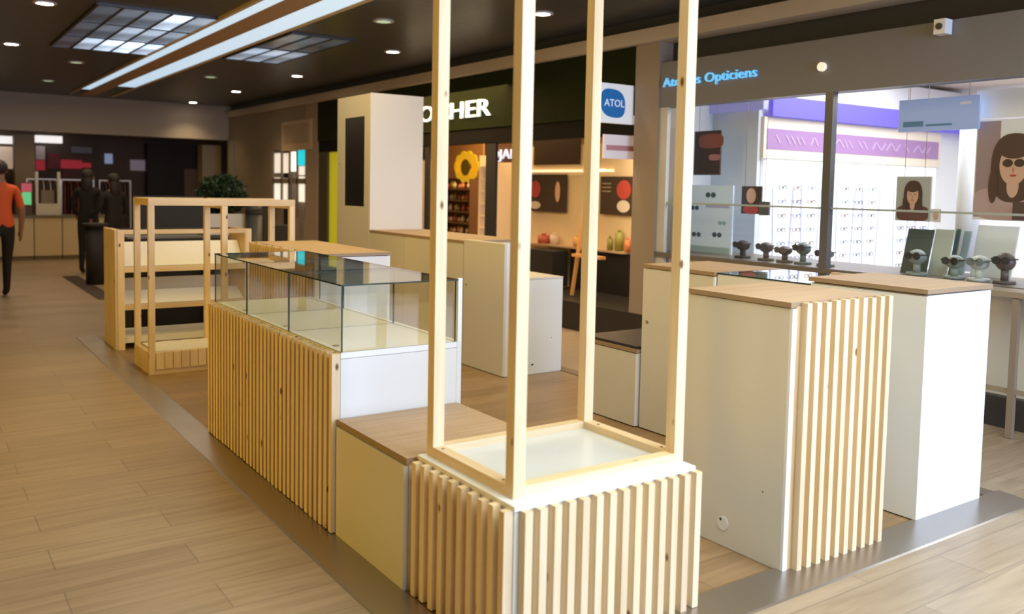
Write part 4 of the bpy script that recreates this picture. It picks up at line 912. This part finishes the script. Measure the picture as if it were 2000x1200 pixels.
# garment racks and mannequins
def rack(px, label, cols):
    c = at(px, 380, y=17.9); t = thing('garment_rack', label, 'clothes rack', (c.x, 17.9, 0))
    part('rail', MB().box(c.x-.31, c.x+.31, 17.89, 17.91, 1.48, 1.50), METAL, t)
    for s in (-.31, .29): part('upright', MB().box(c.x+s, c.x+s+.02, 17.89, 17.91, .002, 1.479), METAL, t)
    for i in range(9):
        x = c.x-.275+i*.061; o = MB(); o.prism([(x, 17.72, .75), (x, 18.08, .75), (x, 18.06, 1.38), (x, 17.9, 1.47), (x, 17.74, 1.38)], (.028, 0, 0))
        g = part('g', o, cols[i % len(cols)], None); g.name = 'hanging_garment'; setp(g, ('%s garment from the left on the ' % OR[i]+'pale far rack beside the tan column' if 'pale' in label else '%s garment from the left on the ' % OR[i]+'dark red far rack behind the counter' if 'red' in label else '%s garment from the left on the ' % OR[i]+'dark far rack behind the people in black') if True else ('pale garment on the far rack beside the tan column' if 'pale' in label else 'dark red garment on the far rack behind the counter' if 'red' in label else 'dark garment on the far rack behind the people in black'), 'garment', 'garments on ' + label)
rack(86, 'pale garment rack beside the tan column', [mat('cloth_pale', (.65, .55, .52), .8), mat('cloth_grey', (.12, .09, .09), .8)])
rack(152, 'dark red garment rack behind the counter', [mat('cloth_red', (.22, .04, .03), .8), mat('cloth_black', (.03, .02, .02), .8)])
rack(225, 'dark garment rack behind the people in black', [mat('cloth_dark', (.04, .03, .03), .8), mat('cloth_brown', (.12, .07, .05), .8)])
# pink and green screen on counter, white vitrine
t = thing('promo_screen', 'small screen with pink and green blocks on the far counter', 'screen', (at(51, 420, y=16.2).x, 16.2, cz+.04))
a = at(40, 356, y=16.2); b = at(64, 418, y=16.2)
part('case', MB().box(a.x, b.x, 16.2, 16.25, cz+.045, a.z), mat('screen_case', (.10, .05, .05), .5), t)
mid = at(50, 375, y=16.2).z
part('pink_block', MB().box(a.x+.01, b.x-.01, 16.19, 16.199, mid, a.z-.02), mat('screen_pink', (.55, .1, .15), .5, emit=(.6, .12, .18), es=.35), t)
part('green_block', MB().box(a.x+.02, b.x-.02, 16.19, 16.199, at(50, 400, y=16.2).z, mid-.005), mat('screen_green', (.1, .55, .2), .5, emit=(.15, .65, .28), es=.6), t)
t = thing('glass_vitrine', 'white framed vitrine on the far counter', 'display case', (at(92, 410, y=16.3).x, 16.3, cz+.04))
a = at(68, 335, y=16.3); b = at(118, 415, y=16.3)
VW = mat('vitrine_white', (.62, .60, .56), .5)
part('base', MB().box(a.x, b.x, 16.2, 16.55, cz+.041, at(90, 398, y=16.3).z), VW, t)
for x in (a.x, b.x-.05): part('post', MB().box(x, x+.05, 16.25, 16.3, at(90, 398, y=16.3).z+.001, a.z), VW, t)
part('inner_goods', MB().box(a.x+.1, b.x-.1, 16.35, 16.5, at(90, 398, y=16.3).z+.001, at(90, 372, y=16.3).z), mat('vitrine_goods', (.22, .17, .15), .6), t)

# dark floor mat near far kiosk
a = at(135, 540, z=0); b = at(200, 580, z=0)
solo('dark_floor_mat', MB().box(a.x-.10, a.x+.12, b.y-.3, a.y, .001, .006), mat('mat_dark', (.05, .035, .025), .8), 'narrow dark strip mat on the floor left of the kiosk', 'mat')
a = at(186, 435, y=11.6)
t = thing('black_waste_column', 'tall black column bin standing in front of the people in black', 'bin', (a.x, 11.6, 0))
part('body', MB().cyl((a.x, 11.6, .002), .13, a.z-.06, 28), BLACKM, t); part('cap', MB().cyl((a.x, 11.6, a.z-.057), .17, .05, 28), BLACKM, t)

# ---------------------------------------------------------------- people (skin-modifier bodies)
def person(name, label, x, y, h, heading, shirt, trousers, skin, hair, arms, stride=.12, long_hair=False):
    s = h/1.75; V = []; E_ = []; Rr = []
    def v(p, r): V.append(tuple(c*s for c in p)); Rr.append(r*s if not isinstance(r, tuple) else (r[0]*s, r[1]*s)); return len(V)-1
    def e(a, b): E_.append((a, b))
    pel = v((0, 0, .95), (.155, .115)); wa = v((0, 0, 1.10), (.135, .10)); ch = v((0, .0, 1.30), (.17, .115)); nb = v((0, 0, 1.46), (.075, .07)); hd0 = v((0, .01, 1.56), (.06, .065)); hd1 = v((0, .02, 1.64), (.082, .098)); hd2 = v((0, .015, 1.71), (.07, .085))
    for a, b in ((pel, wa), (wa, ch), (ch, nb), (nb, hd0), (hd0, hd1), (hd1, hd2)): e(a, b)
    for sd in (-1, 1):
        dy = stride*sd
        hip = v((sd*.095, 0, .88), .092); kn = v((sd*.10, dy*.55+.02, .49), .06); ak = v((sd*.10, dy-.01, .09), .042); to = v((sd*.115, dy+.15, .035), (.042, .032))
        for a, b in ((pel, hip), (hip, kn), (kn, ak), (ak, to)): e(a, b)
        sh = v((sd*.185, 0, 1.41), .058); el = v((sd*.25, arms[0], 1.12), .044); wr = v((sd*.255, arms[1], .88 if arms[1] < .2 else 1.05), .03); pm = v((sd*.255, arms[1]+.02, (.88 if arms[1] < .2 else 1.05)-.07), (.04, .02))
        for a, b in ((ch, sh), (sh, el), (el, wr), (wr, pm)): e(a, b)
        for k in range(4):
            zz = (.88 if arms[1] < .2 else 1.05)-.07
            f1 = v((sd*.255, arms[1]+.02+(-.026+.018*k), zz-.05), .0095); f2 = v((sd*.248, arms[1]+.025+(-.026+.018*k), zz-.092+.006*abs(k-1.5)), .008); e(pm, f1); e(f1, f2)
        th = v((sd*.24, arms[1]+.06, (.88 if arms[1] < .2 else 1.05)-.07), .010); e(pm, th)
    me = bpy.data.meshes.new('body'); me.from_pydata(V, E_, []); o = bpy.data.objects.new('tmp', me); COL.objects.link(o)
    sk = o.modifiers.new('s', 'SKIN'); sk.use_smooth_shade = True; sub = o.modifiers.new('u', 'SUBSURF'); sub.levels = 2; sub.render_levels = 2
    for i, sv in enumerate(me.skin_vertices[0].data):
        r = Rr[i]; sv.radius = r if isinstance(r, tuple) else (r, r); sv.use_root = (i == 0)
    bpy.context.view_layer.update()
    m2 = bpy.data.meshes.new_from_object(o.evaluated_get(bpy.context.evaluated_depsgraph_get())); bpy.data.objects.remove(o)
    for m_ in (skin, shirt, trousers, BLACKM): m2.materials.append(m_)
    for p in m2.polygons:
        c = p.center/s; arm = abs(c.x) > .20 and c.z < 1.38
        if c.z > 1.47 or (arm and c.z < (.98 if shirt is not ORANGE else 1.16)): p.material_index = 0
        elif c.z < .09: p.material_index = 3
        elif c.z < .93 and not arm: p.material_index = 2
        else: p.material_index = 1
        p.use_smooth = True
    zmin = min(v_.co.z for v_ in m2.vertices)
    for v_ in m2.vertices: v_.co.z -= zmin
    t = thing(name, label, 'person', (x, y, .003)); t.rotation_euler = (0, 0, heading)
    b = bpy.data.objects.new('body', m2); COL.objects.link(b); b.parent = t
    def child(nm, mb, m_):
        bmesh.ops.recalc_face_normals(mb.bm, faces=mb.bm.faces); me_ = bpy.data.meshes.new(nm); mb.bm.to_mesh(me_); mb.bm.free(); me_.materials.append(m_)
        c = bpy.data.objects.new(nm, me_); COL.objects.link(c); c.parent = t; c.location = (0, 0, -zmin); return c
    mb = MB(); mb.ball((0, -.012*s, 1.665*s), .094*s, .108*s, .098*s, 18, 12)
    if long_hair: mb.ball((0, -.06*s, 1.52*s), .10*s, .06*s, .16*s, 14, 10)
    child('hair', mb, hair)
    mb = MB()
    for sd in (-1, 1): mb.ball((sd*.085*s, .02*s, 1.62*s), .012*s, .02*s, .03*s, 8, 6)
    child('ear', mb, skin)
    child('nose', MB().ball((0, .118*s, 1.615*s), .013*s, .018*s, .022*s, 8, 6), skin)
    mb = MB()
    for sd in (-1, 1): mb.ball((sd*.032*s, .104*s, 1.645*s), .012*s, .008*s, .008*s, 8, 6)
    child('eye', mb, BLACKM)
    child('mouth', MB().ball((0, .106*s, 1.575*s), .024*s, .008*s, .007*s, 8, 6), RED)
    return t
ORANGE = mat('orange_shirt', (.70, .10, .015), .7)
BLACKC = mat('black_clothes', (.012, .011, .011), .8); SKD = mat('skin_tone', (.30, .15, .09), .5); HRD = mat('dark_hair', (.02, .013, .01), .6)
p = at(3, 583, z=0); person('person', 'person in an orange shirt and black trousers walking at the left edge', p.x, p.y, 1.72, R(10), ORANGE, BLACKC, SKD, HRD, (-.02, .06), .16)
p = at(178, 545, z=0)
person('person', 'person dressed in black standing left, behind the black column bin', at(172, 400, y=13.2).x, 13.2, 1.66, R(-25), BLACKC, BLACKC, SKD, HRD, (.03, .25), .03, True)
person('person', 'person dressed in black standing closest to the far slatted shelf unit', at(222, 400, y=12.6).x, 12.6, 1.60, R(20), BLACKC, BLACKC, SKD, HRD, (.03, .25), .03, True)

for o in bpy.data.objects:
    if o.type == 'LIGHT' and o.parent is None: pass
